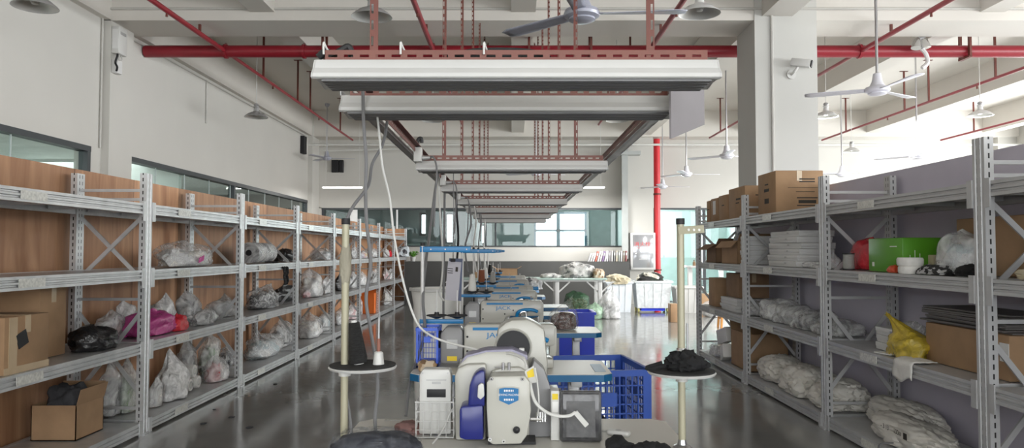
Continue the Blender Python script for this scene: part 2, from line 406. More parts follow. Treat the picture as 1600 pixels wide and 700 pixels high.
for i, (a, b, z0, z1) in enumerate(holes):
    f = MB(); w = .07
    f.span((a, Y2 - .02, z0), (b, Y2 + .1, z0 + w)).span((a, Y2 - .02, z1 - w), (b, Y2 + .1, z1))
    for x in (a + w / 2, b - w / 2): f.span((x - w / 2, Y2 - .02, z0 + w), (x + w / 2, Y2 + .1, z1 - w))
    if i >= 3:
        xm = a + (b - a) * .46; f.span((xm - .06, Y2 - .02, z0 + w), (xm + .06, Y2 + .1, z1 - w)).span((a, Y2 - .02, z0 + .48 * (z1 - z0)), (b, Y2 + .1, z0 + .54 * (z1 - z0)))
    struct('window_%d' % (5 + i), f, blue_fr if i >= 3 else frame_m)
# columns, pilasters, beams
struct('column_right', MB().span((3.2, 9.66, 0), (4.02, 10.42, HC)), wall_b)
struct('column_back', MB().span((3.1, 19.75, 0), (3.78, YB + .1, HC)), wall_m)
struct('column_far', MB().span((13.0, 19.7, 0), (XR, YB, HC)), wall_m)
struct('column_left', MB().span((XL, 9.68, 0), (XL + .1, 10.27, HC)).span((XL, 19.5, 0), (XL + .12, YB, HC)), wall_m)
bm_ = MB()
for y in (-.4, 9.68, 19.6): bm_.span((XL, y, HB), (XR, y + .74, HC))
struct('beam_cross', bm_, ceil_m)
bl = MB()
for x in (-3.3, .15, 6.35, 9.6, 12.7): bl.span((x - .16, YN, 4.56), (x + .16, YB, HC))
bl.span((3.3, YN, 4.5), (3.7, YB, HC)).span((XL, YN, 4.46), (XL + .1, YB, HC))
struct('beam_long', bl, ceil_m)
# right and rear walls with their window bands
wr = MB()
wr.span((XR, YN, 0), (XR + .2, YB, 1.0)).span((XR, YN, 3.9), (XR + .2, YB, HC))
for y in range(-6, 21, 3): wr.span((XR, y - .2, 1.0), (XR + .2, y + .2, 3.9))
struct('wall_right', wr, wall_m)
wn = MB().span((XL, YN - .2, 0), (XR, YN, 1.0)).span((XL, YN - .2, 3.9), (XR, YN, HC))
for x in (-5.2, -1, 3, 7, 11, 13.3): wn.span((x - .25, YN - .2, 1.0), (x + .25, YN, 3.9))
struct('wall_rear', wn, wall_m)
# partitions behind the racks
def ply_mat():
    m, t, b = nt('plywood'); b.inputs['Roughness'].default_value = .55
    mp = coords(t, (1, 1, .12)); n = nd(t, 'ShaderNodeTexNoise', Scale=7, Detail=6, Distortion=1.2); lk(t, mp, 0, n, 'Vector')
    cr = nd(t, 'ShaderNodeValToRGB'); e = cr.color_ramp.elements
    e[0].position = .3; e[0].color = (.33, .145, .065, 1); e[1].position = .72; e[1].color = (.55, .30, .15, 1)
    lk(t, n, 'Fac', cr, 'Fac')
    tc = nd(t, 'ShaderNodeTexCoord'); s = nd(t, 'ShaderNodeSeparateXYZ'); lk(t, tc, 'Object', s, 0)
    # every sheet has a tone of its own, and a dark joint between sheets
    fl = math_n(t, 'FLOOR', math_n(t, 'DIVIDE', math_n(t, 'ADD', s.outputs['Y'], 50.0), .915))
    wn_ = nd(t, 'ShaderNodeTexWhiteNoise', noise_dimensions='1D'); t.links.new(fl, wn_.inputs['W'])
    hs = nd(t, 'ShaderNodeHueSaturation'); t.links.new(math_n(t, 'ADD', math_n(t, 'MULTIPLY', wn_.outputs[0], .45), .85), hs.inputs['Value'])
    hs.inputs['Saturation'].default_value = .95; lk(t, cr, 'Color', hs, 'Color')
    fr = math_n(t, 'FRACT', math_n(t, 'DIVIDE', math_n(t, 'ADD', s.outputs['Y'], 50.0), .915))
    mk = math_n(t, 'LESS_THAN', fr, .008)
    mx = nd(t, 'ShaderNodeMix', data_type='RGBA'); t.links.new(mk, mx.inputs[0]); lk(t, hs, 'Color', mx, 6); mx.inputs[7].default_value = (.07, .035, .02, 1)
    t.links.new(mx.outputs[2], b.inputs['Base Color']); return m
struct('wall_plywood', MB().span((-3.47, 1.5, 0), (-3.45, 19.85, 2.05)).span((-3.47, 19.83, 0), (-2.85, 19.85, 2.0)), ply_mat())
struct('wall_lilac', MB().span((3.10, .8, 0), (3.14, 9.64, 2.05)), M('lilac_board', (.56, .53, .62), .6, 0, .05, 2))
# low dark counter along the back wall
struct('wall_counter', MB().span((-2.8, 19.35, 0), (3.08, 19.42, 1.13)).span((-2.8, 19.42, 1.10), (3.08, YB, 1.13)), M('charcoal_board', (.06, .06, .058), .55, 0, .06, 2))
# conduits and thin trims on walls and beams
cw = MB()
cw.tube([(XL + .02, 10.3, 4.40), (XL + .02, 19.4, 4.40)], .012, 6, 1).tube([(XL + .015, 12.95, 4.40), (XL + .015, 12.95, 3.65)], .012, 6, 1)
cw.tube([(XL + .02, 9.62, 2.75), (XL + .02, 9.62, HC)], .014, 6, 1)
cw.tube([(XL + .1, 9.66, 4.60), (XR, 9.66, 4.60)], .016, 6, 1).tube([(3.42, 9.64, .0), (3.42, 9.64, 4.5)], .018, 6, 1)
struct('trim_1', cw, M('conduit', (.5, .49, .46), .6))
struct('trim_2', MB().span((2.92, 19.6, 1.2), (3.08, 19.72, 4.25)).span((2.6, 19.45, 3.95), (3.4, 19.72, 4.05)), M('cable_trunk', (.42, .44, .43), .5, .2))
struct('trim_3', MB().tube([(XL, 19.5, 4.22), (XR, 19.5, 4.22)], .03, 8, 1).tube([(-5.0, 19.5, 4.05), (-2.4, 19.5, 4.12)], .02, 8, 1), M('pale_conduit', (.66, .66, .63), .6))
# ------------------------------------------------------------------ light
w = bpy.data.worlds.new('daylight'); bpy.context.scene.world = w; w.use_nodes = True
w.node_tree.nodes['Background'].inputs[0].default_value = (.93, .97, 1, 1); w.node_tree.nodes['Background'].inputs[1].default_value = 4.0
def area(name, loc, rot, sx, sy, power, col=(1, 1, 1)):
    d = bpy.data.lights.new(name, 'AREA'); d.shape = 'RECTANGLE'; d.size = sx; d.size_y = sy; d.energy = power; d.color = col
    o = bpy.data.objects.new(name, d); C.objects.link(o); o.location = loc; o.rotation_euler = rot; return o
area('daylight_right', (XR - .05, 2.5, 2.45), (0, R(90), 0), 2.9, 14, 1000, (.98, .99, 1))
area('added_daylight_right_far', (XR - .05, 14.8, 2.0), (0, R(90), 0), 3.7, 9.5, 650, (.97, .99, 1))  # added to brighten the far floor; no doors stand in this wall
area('daylight_rear', (4, YN + .05, 2.45), (R(90), 0, 0), 17, 2.9, 400, (1, .99, .97))
area('daylight_far_room', (2.0, Y2 - .1, 2.2), (R(-90), 0, 0), 2.6, 1.3, 60)
area('daylight_glass_room', (4.52, Y2 - .1, 1.75), (R(-90), 0, 0), 1.0, 2.1, 420)
area('office_lamp', (-7.2, 7.5, 2.9), (0, 0, 0), 2.0, 20, 420)
area('dark_room_lamp', (-3.0, 22.5, 3.15), (0, 0, 0), 4, 3, 10)
# ================================================================== racks
T_, U_, M_, L_ = 1.765, 1.255, .70, .10
XFL, XFR, DEP = -2.81, 2.47, .58
ORD = ['first', 'second', 'third', 'fourth', 'fifth', 'sixth', 'seventh', 'eighth']
def rack_bay(s, X, Y, label, group, m, ms, last=False, tags=4):
    root = thing('shelving_bay', label, 'shelving', (X, Y, 0), 0, group)
    LEN = 2.0
    def upright(y, d, face):
        b = MB(); w = .05; x0, x1 = sorted((s * d, s * (d + w)))
        f = s * d if face else s * (d + w); g = s * .008 * (1 if face else -1)
        x_in = s * (d + w) if face else s * d
        poly = [(f, -.05), (f, -.030), (f + g, -.026), (f + g, -.020), (f, -.016), (f, .016), (f + g, .020), (f + g, .026), (f, .030), (f, .05), (x_in, .05), (x_in, -.05)]
        b.prism([(p[0], p[1] + y) for p in poly], .012, 2.0, 'z')
        o = b.build('front_upright' if face else 'rear_upright', ms, root, 0)
        MB().box((s * (d + w / 2), y, .006), (.09, .10, .012)).build('foot_plate', m, o, 0)
    for y in ((0, LEN) if last else (0,)):
        upright(y, 0, True); upright(y, DEP - .05, False)
        for z in (1.87, 1.80, 1.03, .20): MB().bar((s * .05, y, z), (s * (DEP - .05), y, z), .02, .022).build('side_rail', m, root, 0)
        for z0, z1 in ((1.18, 1.66), (.30, .92)):
            MB().bar((s * .05, y + .012, z0), (s * (DEP - .05), y + .012, z1), .012, .03).build('cross_brace', m, root, 0)
            MB().bar((s * .05, y - .012, z1), (s * (DEP - .05), y - .012, z0), .012, .03).build('cross_brace', m, root, 0)
    for i, z in enumerate((T_, U_, M_, L_)):
        for d, sg, nm in ((.0, 1, 'front_beam'), (DEP - .04, -1, 'rear_beam')):
            lo, hi = (s * (d + .0), s * (d + .04)) if sg > 0 else (s * (d + .04), s * d)
            n = .009 * s * sg
            poly = [(lo, z), (hi, z), (hi, z - .08), (lo, z - .08), (lo, z - .062), (lo + n, z - .058), (lo + n, z - .05), (lo, z - .046), (lo, z - .034), (lo + n, z - .03), (lo + n, z - .022), (lo, z - .018)]
            pm = MB(); a0, a1 = .05, LEN - .05
            # polygon lies in x,z; pushed along y
            pm.prism(poly, a0, a1, 'y'); b = pm.build(nm, m, root, 0)
            if sg > 0:
                for y in (.0735, LEN - .0735): MB().box((s * -.003, y, z - .06), (.008, .045, .15)).build('end_bracket', m, b, 0)
                if i < 4 and tags:
                    MB().box((s * -.003, .62 if s < 0 else 1.25, z - .04), (.004, .24, .052)).build('label_sleeve', tag_m, b, 0)
        dk = MB().span((s * .04, .05, z - .03), (s * (DEP - .04), LEN - .05, z - .003))
        for k in range(4): dk.span((s * .05, .1 + k * .5, z - .06), (s * (DEP - .05), .13 + k * .5, z - .03))
        dk.build('shelf_deck', m, root, 0)
    return root
tag_m = M('label_sleeve', (.62, .62, .58), .3, 0, .2, 60)
LBL = ['open bay nearest the camera with the cardboard boxes', 'bay holding the pink bag and a white knotted bag', 'bay with the grey rolls and the black cloth hanging down',
       'bay just beyond the bay with the hanging black cloth', 'bay in mid row, behind the khaki thread pole', 'bay with the orange carton low down',
       'bay second from the back wall', 'last bay, ending against the back counter']
for i in range(8):
    rack_bay(-1, XFL, 3.72 + 2 * i, 'left grey steel shelving, ' + LBL[i], 'shelving bays along the plywood partition', galv, galv_slot, i == 7, 4 if i < 4 else 0)
LBR = ['bay nearest the camera, half out of frame', 'bay with the green box and the yellow bag', 'bay with stacked white boxes and white sacks below', 'far bay with the open cartons of cloth']
for i in range(4):
    rack_bay(1, XFR, 1.906 + 2 * i, 'right grey steel shelving, ' + LBR[i], 'shelving bays along the lilac partition', greysteel, shaded_slot, i == 3)
# ================================================================== what stands on them
def bag(name, label, loc, size, film_m, fill=None, cat='bag', group=None, seed=None, neck=.35, rough=.24, rz=0, sub=4, flat=.55, knot=None):
    """a filled plastic bag: contents, film, gathered neck"""
    seed = rng.randint(1, 900) if seed is None else seed
    root = thing(name, label, cat, loc, rz, group)
    if fill: MB().blob((0, 0, .004), (size[0] * .86, size[1] * .86, size[2] * .74), seed, 3 if sub < 4 else 4, rough, flat, 0).build('contents', fill, root, 60)
    MB().blob((0, 0, 0), size, seed, sub, rough, flat, neck).build('film', film_m, root, 60)
    if knot:
        MB().lathe([(0, size[2] * .80), (.018, size[2] * .82), (.024, size[2] * .88), (.016, size[2] * .94), (0, size[2] * .95)], n=10).build('knot', knot, root)
    return root
def heap(name, label, loc, size, m, cat='cloth', group=None, seed=None, rough=.3, rz=0, sub=4, flat=.5, fine=.12):
    seed = rng.randint(1, 900) if seed is None else seed
    o = MB().blob((0, 0, 0), size, seed, sub, rough, flat, 0, fine).build(name, m, None, 60, loc)
    o.rotation_euler.z = rz; return tag(o, label, cat, group)
def slot_of(s, px0, px1, pytop, level, Xc, deep=.40):
    """place and size on a shelf from the outline seen: returns loc, (sx, sy, sz)"""
    pc = (px0 + px1) / 2; w = abs(px1 - px0) / 2
    Y = F * Xc / (pc - 800); wy = w / F * Y
    w = w * 1.42; wy = wy * 1.42; a = deep / 2; b = (wy - a) * Y / abs(Xc)
    if b < .55 * wy: a = .55 * wy; b = max(.45 * wy * Y / abs(Xc), .07); b = min(b, .55)
    h = WX(pc, pytop, Xc).z - level
    return Vector((Xc, Y, level + .002)), (2 * a, 2 * b, max(.05, h))
def carton(name, label, x0, x1, y0, y1, z, h, m=card, rz=0, group=None, seam='y', marks=None, cat='box', tape=True):
    """closed carton; corners in the world, then turned by rz about its middle"""
    c = ((x0 + x1) / 2, (y0 + y1) / 2, z + .001); sx, sy = abs(x1 - x0), abs(y1 - y0)
    root = thing(name, label, cat, c, rz, group)
    MB().box((0, 0, h / 2), (sx, sy, h), bev=.006).build('body', m, root)
    if tape:
        t = MB(); e = .0015
        if seam == 'y':
            t.box((0, 0, h), (.05, sy + 2 * e, 2 * e)); t.box((0, -sy / 2, h - .05), (.05, 2 * e, .1)).box((0, sy / 2, h - .05), (.05, 2 * e, .1))
        else:
            t.box((0, 0, h), (sx + 2 * e, .05, 2 * e)); t.box((-sx / 2, 0, h - .05), (2 * e, .05, .1)).box((sx / 2, 0, h - .05), (2 * e, .05, .1))
        t.build('tape', tape_m, root, 0)
    if marks: # list of (face, u, v, w, h, material) with u, v as fractions of the face
        for fc, u, v, ww, hh, mat in marks:
                b = MB()
                if fc == '-y': b.box((-sx / 2 + u * sx, -sy / 2, v * h), (ww, .003, hh))
                if fc == '-x': b.box((-sx / 2, -sy / 2 + u * sy, v * h), (.003, ww, hh))
                if fc == '+x': b.box((sx / 2, -sy / 2 + u * sy, v * h), (.003, ww, hh))
                b.build('print' if mat == ink else 'paper_label', mat, root, 0)
    return root
def open_carton(name, label, x0, x1, y0, y1, z, h, m=card, flaps='nsew', rz=0, fl=.12, ang=35, group=None):
    c = ((x0 + x1) / 2, (y0 + y1) / 2, z + .001); sx, sy = abs(x1 - x0), abs(y1 - y0); t = .006
    root = thing(name, label, 'box', c, rz, group)
    MB().box((0, 0, t / 2), (sx, sy, t)).box((-sx / 2 + t / 2, 0, h / 2), (t, sy, h)).box((sx / 2 - t / 2, 0, h / 2), (t, sy, h)).box((0, -sy / 2 + t / 2, h / 2), (sx, t, h)).box((0, sy / 2 - t / 2, h / 2), (sx, t, h)).build('body', m, root, 0)
    a = R(ang); ca, sa = math.cos(a) * fl, math.sin(a) * fl
    D = {'e': ((sx / 2, 0, h), (ca, 0, sa), (0, sy / 2, 0)), 'w': ((-sx / 2, 0, h), (-ca, 0, sa), (0, sy / 2, 0)),
         's': ((0, -sy / 2, h), (0, -ca, -sa), (sx / 2, 0, 0)), 'n': ((0, sy / 2, h), (0, ca, sa), (sx / 2, 0, 0))}
    for f in flaps:
        p, d, e = (Vector(q) for q in D[f])
        th = e.cross(d).normalized() * .005
        b = MB(); q = [p - e, p + e, p + e + d, p - e + d]
        b.quad(q).quad([k + th for k in q][::-1])
        for i in range(4): b.quad([q[i], q[i] + th, q[(i + 1) % 4] + th, q[(i + 1) % 4]])
        b.build('flap', m, root, 0)
    return root
def cone_yarn(name, label, loc, h, r0, r1, m, group=None, rot=(0, 0, 0)):
    root = thing(name, label, 'thread cone', loc, 0, group); root.rotation_euler = rot
    MB().lathe([(0, .004), (r0 * .92, .004), (r0, .02), (r1 * 1.05, h * .93), (r1, h * .95), (0, h * .95)], n=20).build('yarn', m, root)
    MB().lathe([(r0 * .5, 0), (r0 * .55, 0), (r0 * .55, .006), (r1 * .62, h * .94), (r1 * .55, h), (r1 * .4, h)], n=14).build('cone_core', white_pl, root)
    return root
XI = XFL - .27
NAMES = {T_: 'top shelf', U_: 'second shelf down', M_: 'third shelf down', L_: 'bottom shelf'}
# ---- left, first bay
carton('cardboard_box', 'tall plain cardboard box at the back of the third shelf, nearest left bay', -3.34, -3.05, 4.80, 5.08, M_, .46, card, seam='x')
o = carton('cardboard_box', 'battered taped cardboard box with a dark hole, in front of the tall box', -3.28, -2.84, 4.16, 4.56, M_, .325, card, 0, None, 'x', None)
MB().box((.222, -.05, .19), (.004, .09, .085), rot=Matrix.Rotation(R(20), 3, 'X')).build('hole_shade', dark_m, o, 0)  # hole in the cardboard, its darkness put in as a black plate
MB().box((.222, -.13, .16), (.003, .07, .32)).box((.2215, 0, .02), (.003, .40, .04)).build('tape_strip', tape_m, o, 0)
open_carton('open_cardboard_box', 'open cardboard box of dark clothes on the bottom shelf, nearest left bay', -3.30, -2.99, 5.12, 5.46, L_, .24, card, 'en', 0, .11, 76)
heap('dark_clothes', 'charcoal clothes heaped in the open cardboard box on the bottom left shelf', (-3.145, 5.29, L_ + .1), (.27, .30, .27), cloth_dk, 'clothes')
BAGS = {'clear': (clear, None), 'milky': (milky, None)}
def sh(s, px0, px1, pt, lev, film_m, fill, label, name='plastic_bag', deep=.36, xo=0, cat='bag', neck=.3, over=False, **k):
    loc, sz = slot_of(s, px0, px1, pt, lev, (XI if s < 0 else -XI - .33) + xo, deep)
    if not over: # keep clear of the frames at both ends of the bay
        y0 = 3.72 + 2 * math.floor((loc.y - 3.72) / 2); hb = min(sz[1] / 2, .46); sz = (sz[0], hb * 2, sz[2])
        loc.y = min(max(loc.y, y0 + .07 + hb), y0 + 1.93 - hb)
    sub = 4 if abs(px1 - px0) > 24 else 3
    sz = (sz[0], sz[1], sz[2] * .93)
    return bag(name, label, loc, sz, film_m, fill, cat, None, None, neck, .34, sub=sub, **k)
sh(-1, 110, 190, 505, M_, film_k, None, 'flat black plastic bag on the third shelf, left of the pink bag', neck=.1, deep=.3, xo=.1)
sh(-1, 150, 204, 487, M_, clear, mix_white, 'small clear bag behind the black bag, third shelf of the nearest left bay', xo=-.16, deep=.16)
sh(-1, 178, 218, 470, M_, milky, mix_grey, 'grey bag with a blue bit, behind the pink bag', xo=-.18, deep=.16)
sh(-1, 193, 279, 484, M_, film_p, None, 'bright pink plastic bag straddling the first left upright', neck=.25, xo=.02, deep=.3, over=True)
sh(-1, 148, 184, 565, L_, clear, mix_grey, 'long clear bag leaning in the bottom shelf behind the open box', xo=-.1, deep=.2)
sh(-1, 182, 219, 560, L_, clear, mix_green, 'clear bag with yellow-green goods on the bottom shelf by the first upright', xo=-.05, deep=.25)
# ---- left, second bay
def pinkbag():
    r = sh(-1, 240, 330, 377, U_, clear_t, mix_white, 'large clear bag with a pink printed label, on the second shelf', neck=.3)
    MB().box((.19, -.02, .07), (.004, .10, .05), rot=Matrix.Rotation(R(12), 3, 'Y') @ Matrix.Rotation(R(14), 3, 'X')).build('pink_label', film_p, r, 0)
pinkbag()
sh(-1, 241, 275, 462, M_, milky, mix_pale, 'pale blue-white bag just past the pink bag, third shelf', xo=-.08, deep=.25)
sh(-1, 262, 296, 488, M_, film_r, None, 'small red plastic bag beside the pink bag', xo=.12, deep=.16, neck=.15)
cone_yarn('yarn_cone', 'cream yarn cone standing behind the small red bag', (-3.14, 6.55, M_ + .002), .20, .075, .05, yarn_w)
cone_yarn('yarn_cone', 'pale yarn cone with a dark band at the back, beside the grey topped bag', (-3.22, 6.72, M_ + .002), .22, .075, .05, yarn_g)
sh(-1, 277, 318, 455, M_, clear, mix_dark, 'clear bag of black goods at the back of the third shelf, second left bay', xo=-.14, deep=.2)
sh(-1, 298, 343, 482, M_, clear, mix_dark, 'low clear bag of black goods at the front edge of the third shelf', xo=.12, deep=.18, neck=.15)
sh(-1, 318, 365, 462, M_, clear, mix_grey, 'grey clear bag at the far end of the third shelf, second left bay', xo=-.05, deep=.3)
sh(-1, 246, 302, 556, L_, milky, mix_white, 'white knotted plastic bag at the front of the bottom shelf, second left bay', neck=.5, xo=.08, deep=.36)
sh(-1, 237, 258, 590, L_, clear, mix_white, 'small clear bag squeezed behind the first left upright on the bottom shelf', xo=.1, deep=.2)
sh(-1, 276, 312, 528, L_, clear, mix_grey, 'upright clear bag of grey rolls at the back of the bottom shelf', xo=-.17, deep=.18)
sh(-1, 300, 336, 525, L_, clear, mix_green, 'clear bag with green goods beside the grey rolls at the back', xo=-.17, deep=.18)
for k, (py, z) in enumerate(((6.85, 0), (7.02, 0), (6.93, .115))):
    lie = (0, R(90), 0)
    r = cone_yarn('yarn_cone', ['white yarn cone lying on the bottom shelf, the nearer of the lower two', 'white yarn cone lying on the bottom shelf, the farther of the lower two', 'white yarn cone with pinkish marks lying on top of two others'][k], (-3.16, py, L_ + .072 + z), .22, .07, .055, yarn_w, 'yarn cones lying on the bottom shelf', lie)
sh(-1, 322, 362, 555, L_, clear, mix_red, 'clear bag of rolled cloth on the bottom shelf, before the second left upright', xo=.1, deep=.24)
sh(-1, 345, 370, 540, L_, clear_t, mix_dark, 'dark clear bag deep in the bottom shelf by the second left upright', xo=-.15, deep=.15)
# ---- left, third bay
def film_roll(px, py, X, r, L, name, label, ends=dark_m):
    p = WX(px, py, X); root = thing(name, label, 'roll', (X, p.y, U_ + r * 1.04 + .003))
    MB().cyl((0, -L / 2, 0), (0, L / 2, 0), r, n=22).build('roll', mix_grey, root)
    MB().cyl((0, -L / 2 - .004, 0), (0, L / 2 + .004, 0), r * 1.04, n=22).build('film', clear, root)
    MB().cyl((0, -L / 2 - .006, 0), (0, L / 2 + .006, 0), r * .3, n=14).build('core', ends, root); return root
film_roll(404, 397, -3.06, .118, .66, 'wrapped_roll', 'grey wrapped fabric roll lying on the second shelf of the third left bay')
sh(-1, 426, 458, 388, U_, film_k, None, 'black bag beside the wrapped roll, second shelf', neck=.2, deep=.25)
def hang_cloth():
    m = MB(); y0, y1 = 9.02, 9.24; x = XFL + .012
    n = 8; rows = []
    for i in range(n + 1):
        z = U_ + .012 - .28 * i / n if i > 1 else U_ + .012
        xx = x - .3 + .3 * min(i, 2) / 2 + (.006 * math.sin(i * 2.1) if i > 2 else 0)
        rows.append([Vector((xx + .008 * math.sin(k * 2.3), y0 + (y1 - y0) * k / 6 * (1 - .04 * i) + .01 * i, z)) for k in range(7)])
    for a, b in zip(rows, rows[1:]):
        for k in range(6): m.quad([a[k], a[k + 1], b[k + 1], b[k]])
    o = solo('hanging_cloth', m, cloth_k, 'black cloth hanging over the shelf edge below the black bag', 'cloth', None, 60)
    md = o.modifiers.new('thick', 'SOLIDIFY'); md.thickness = .008
hang_cloth()
sh(-1, 386, 452, 448, M_, clear_t, mix_dark, 'clear knotted bag of black goods on the third shelf, third left bay', neck=.5)
sh(-1, 428, 464, 445, M_, film_k, None, 'dark bag hidden behind the third left upright, third shelf', xo=-.12, deep=.2)
sh(-1, 384, 446, 518, L_, clear_t, mix_pale, 'big clear bag of white cloth at the front of the bottom shelf, third left bay', neck=.35)
sh(-1, 420, 462, 500, L_, clear, mix_grey, 'greyish clear bag behind the bag of white cloth, bottom shelf', xo=-.1, deep=.25)
# ---- left, farther bays
FAR = [ # bay, level, px0, px1, top, film, fill, what
 (4, U_, 484, 517, 387, clear, mix_pale, 'pale blue clear bag'), (4, M_, 470, 506, 420, clear, mix_white, 'white clear bag'), (4, M_, 472, 490, 450, clear, mix_red, 'clear bag with a red bundle'),
 (4, M_, 501, 521, 432, milky, mix_white, 'small white bag'), (4, L_, 466, 506, 488, clear, mix_white, 'large white clear bag'), (4, L_, 498, 519, 488, clear, mix_pale, 'pale clear bag'), (4, L_, 476, 492, 518, film_r, None, 'small red bag'),
 (5, U_, 545, 562, 384, clear, mix_dark, 'dark clear bag'), (5, M_, 526, 547, 428, film_k, None, 'black bag'), (5, M_, 540, 562, 424, clear, mix_grey, 'grey clear bag'),
 (5, L_, 523, 545, 480, clear, mix_white, 'white clear bag'), (5, L_, 541, 562, 474, clear, mix_red, 'clear bag with red-white bundles'),
 (6, U_, 566, 580, 391, clear, mix_col, 'clear bag with red-yellow bits'), (6, U_, 579, 594, 388, clear, mix_white, 'white clear bag'),
 (6, M_, 564, 580, 424, clear, mix_white, 'white clear bag'), (6, M_, 578, 594, 420, clear, mix_grey, 'grey clear bag'), (6, L_, 563, 568, 466, clear, mix_dark, 'dark clear bag'),
 (7, U_, 596, 607, 388, milky, mix_white, 'white bag'), (7, U_, 605, 614, 390, film_r, None, 'red bag'), (7, M_, 596, 608, 420, clear, mix_red, 'clear bag with red bundles'), (7, M_, 606, 617, 420, clear, mix_pale, 'pale clear bag'),
 (7, L_, 595, 608, 450, clear, mix_white, 'white clear bag'), (7, L_, 606, 617, 452, clear, mix_pale, 'pale clear bag'),
 (8, U_, 618, 630, 392, clear, mix_pale, 'pale blue clear bag'), (8, M_, 618, 630, 420, clear, mix_dark, 'dark clear bag'), (8, L_, 618, 631, 450, clear, mix_green, 'clear bag with yellow-green goods')]
for b, lev, a, c, t, fm, fill, what in FAR:
    sh(-1, a, c, t, lev, fm, fill, f'{what} on {NAMES[lev]}, {ORD[b-1]} left bay from camera', neck=.25)
p = WX(585, 465, XFL - .12)
open_carton('orange_carton', 'bright orange carton on the bottom shelf of the sixth left bay', XFL - .34, XFL - .06, 15.42, 15.66, L_, .42, M('orange_card', (.75, .16, .02), .5), 'n', 0, .14, 80)
heap('pale_cloth_bundle', 'pale grey cloth bundle bulging from the last left bay beside the plant', (XFL + .02, 18.95, U_ + .003), (.34, .5, .28), patch('pale_dark_cloth', [(.5, .55, .58), (.6, .63, .65), (.08, .08, .09), (.55, .58, .6)], 10), 'cloth')
# ================================================================== right racks: what stands on them
def rx(px, X): return F * X / (px - 800)
# top shelf cartons
mk = [('-y', .66, .80, .15, .012, ink), ('-y', .66, .74, .15, .012, ink), ('-y', .58, .60, .30, .005, ink), ('-y', .62, .50, .18, .005, ink), ('-y', .66, .36, .20, .010, ink), ('-y', .66, .27, .17, .032, ink), ('-y', .66, .18, .20, .010, ink),
      ('-x', .5, .72, .10, .012, ink), ('-x', .5, .58, .14, .03, ink), ('-x', .5, .32, .12, .05, ink)]
carton('cardboard_box', 'big printed cardboard box on the top right shelf, in front of the column', 2.54, 3.0, 7.11, 7.62, T_, .412, card, 0, None, 'y', mk)
carton('cardboard_box', 'middle-sized cardboard box on the top right shelf, just behind the biggest one', 2.53, 2.96, 8.02, 8.62, T_, .35, card, 0, None, 'y', [('-x', .4, .62, .16, .02, ink), ('-x', .45, .5, .12, .012, ink), ('-y', .55, .8, .12, .008, ink), ('-y', .5, .7, .2, .012, ink)])
for k, (a, b, x1, lab) in enumerate(((8.68, 9.04, 2.96, 'narrow cardboard box on the top right shelf, third back from the biggest'), (9.08, 9.40, 2.93, 'narrow cardboard box with a white label, fourth back on the top right shelf'), (9.44, 9.60, 2.9, 'narrowest and farthest cardboard box on the top right shelf'))):
    carton('cardboard_box', lab, 2.53, x1, a, b, T_, .305 - .012 * k, card, 0, None, 'y', [('-x', .5, .6, .12, .17, paper)] if k == 1 else [('-x', .5, .6, .1, .012, ink)], 'box')
# second shelf, far bay
open_carton('open_cardboard_box', 'open carton of grey clothes on the second shelf of the far right bay', 2.52, 2.98, 8.35, 8.85, U_, .26, card, 'ws', R(4), .11, -45)
heap('grey_clothes', 'grey clothes with a pink bit spilling from the open carton, far right bay', (2.74, 8.58, U_ + .16), (.38, .42, .24), patch('clothes_grey', [(.3, .3, .31), (.5, .5, .5), (.2, .2, .21), (.6, .58, .58)], 7), 'clothes')
open_carton('open_cardboard_box', 'smaller open carton with white flaps at the end of the second shelf, far right bay', 2.52, 2.95, 9.15, 9.6, U_, .23, card_d, 'ws', 0, .14, -30)
def stack(n, label, x0, x1, y0, y1, z, h, m, group, jit=.015, name='white_box'):
    for k in range(n):
        dx, dy = rng.uniform(-jit, jit), rng.uniform(-jit, jit)
        cx, cy = (x0 + x1) / 2 + dx, (y0 + y1) / 2 + dy
        root = thing(name, label(k), 'box', (cx, cy, z + .001 + k * (h + .0015)), rng.uniform(-.04, .04), group)
        MB().box((0, 0, h * .38), (x1 - x0 - .006, y1 - y0 - .006, h * .76), bev=.003).build('base', m, root)
        MB().box((0, 0, h * .70), (x1 - x0, y1 - y0, h * .6), bev=.004).build('lid', m, root)
        if name == 'white_box': MB().box((-(x1 - x0) / 2, -.1, h * .62), (.002, .05, h * .25)).build('paper_label', lamp_grey, root, 0)
CNT = ['bottom', 'second from bottom', 'third from bottom', 'fourth from bottom', 'fifth from bottom', 'sixth from bottom', 'top']
wb_m = M('white_card', (.66, .66, .65), .5, 0, .05)
def lab_a(k): return f'white shallow box, {CNT[k]} of the tall stack on the second right shelf' if k < 5 else 'white shallow box, topmost of the tall stack on the second right shelf'
stack(6, lab_a, 2.56, 2.88, 6.62, 7.38, U_, .054, wb_m, 'tall stack of white boxes')
def lab_b(k): return f'white carton, {"topmost" if k == 5 else CNT[k]} of the stack behind the third right upright' 
stack(6, lab_b, 2.55, 2.85, 8.0, 8.26, U_, .05, wb_m, 'white cartons behind the upright', .01)
bag('flat_bag', 'flat clear plastic packet lying in front of the tall stack of white boxes', (2.66, 6.28, U_ + .002), (.3, .55, .07), clear, mix_white, 'bag', None, 31, 0)
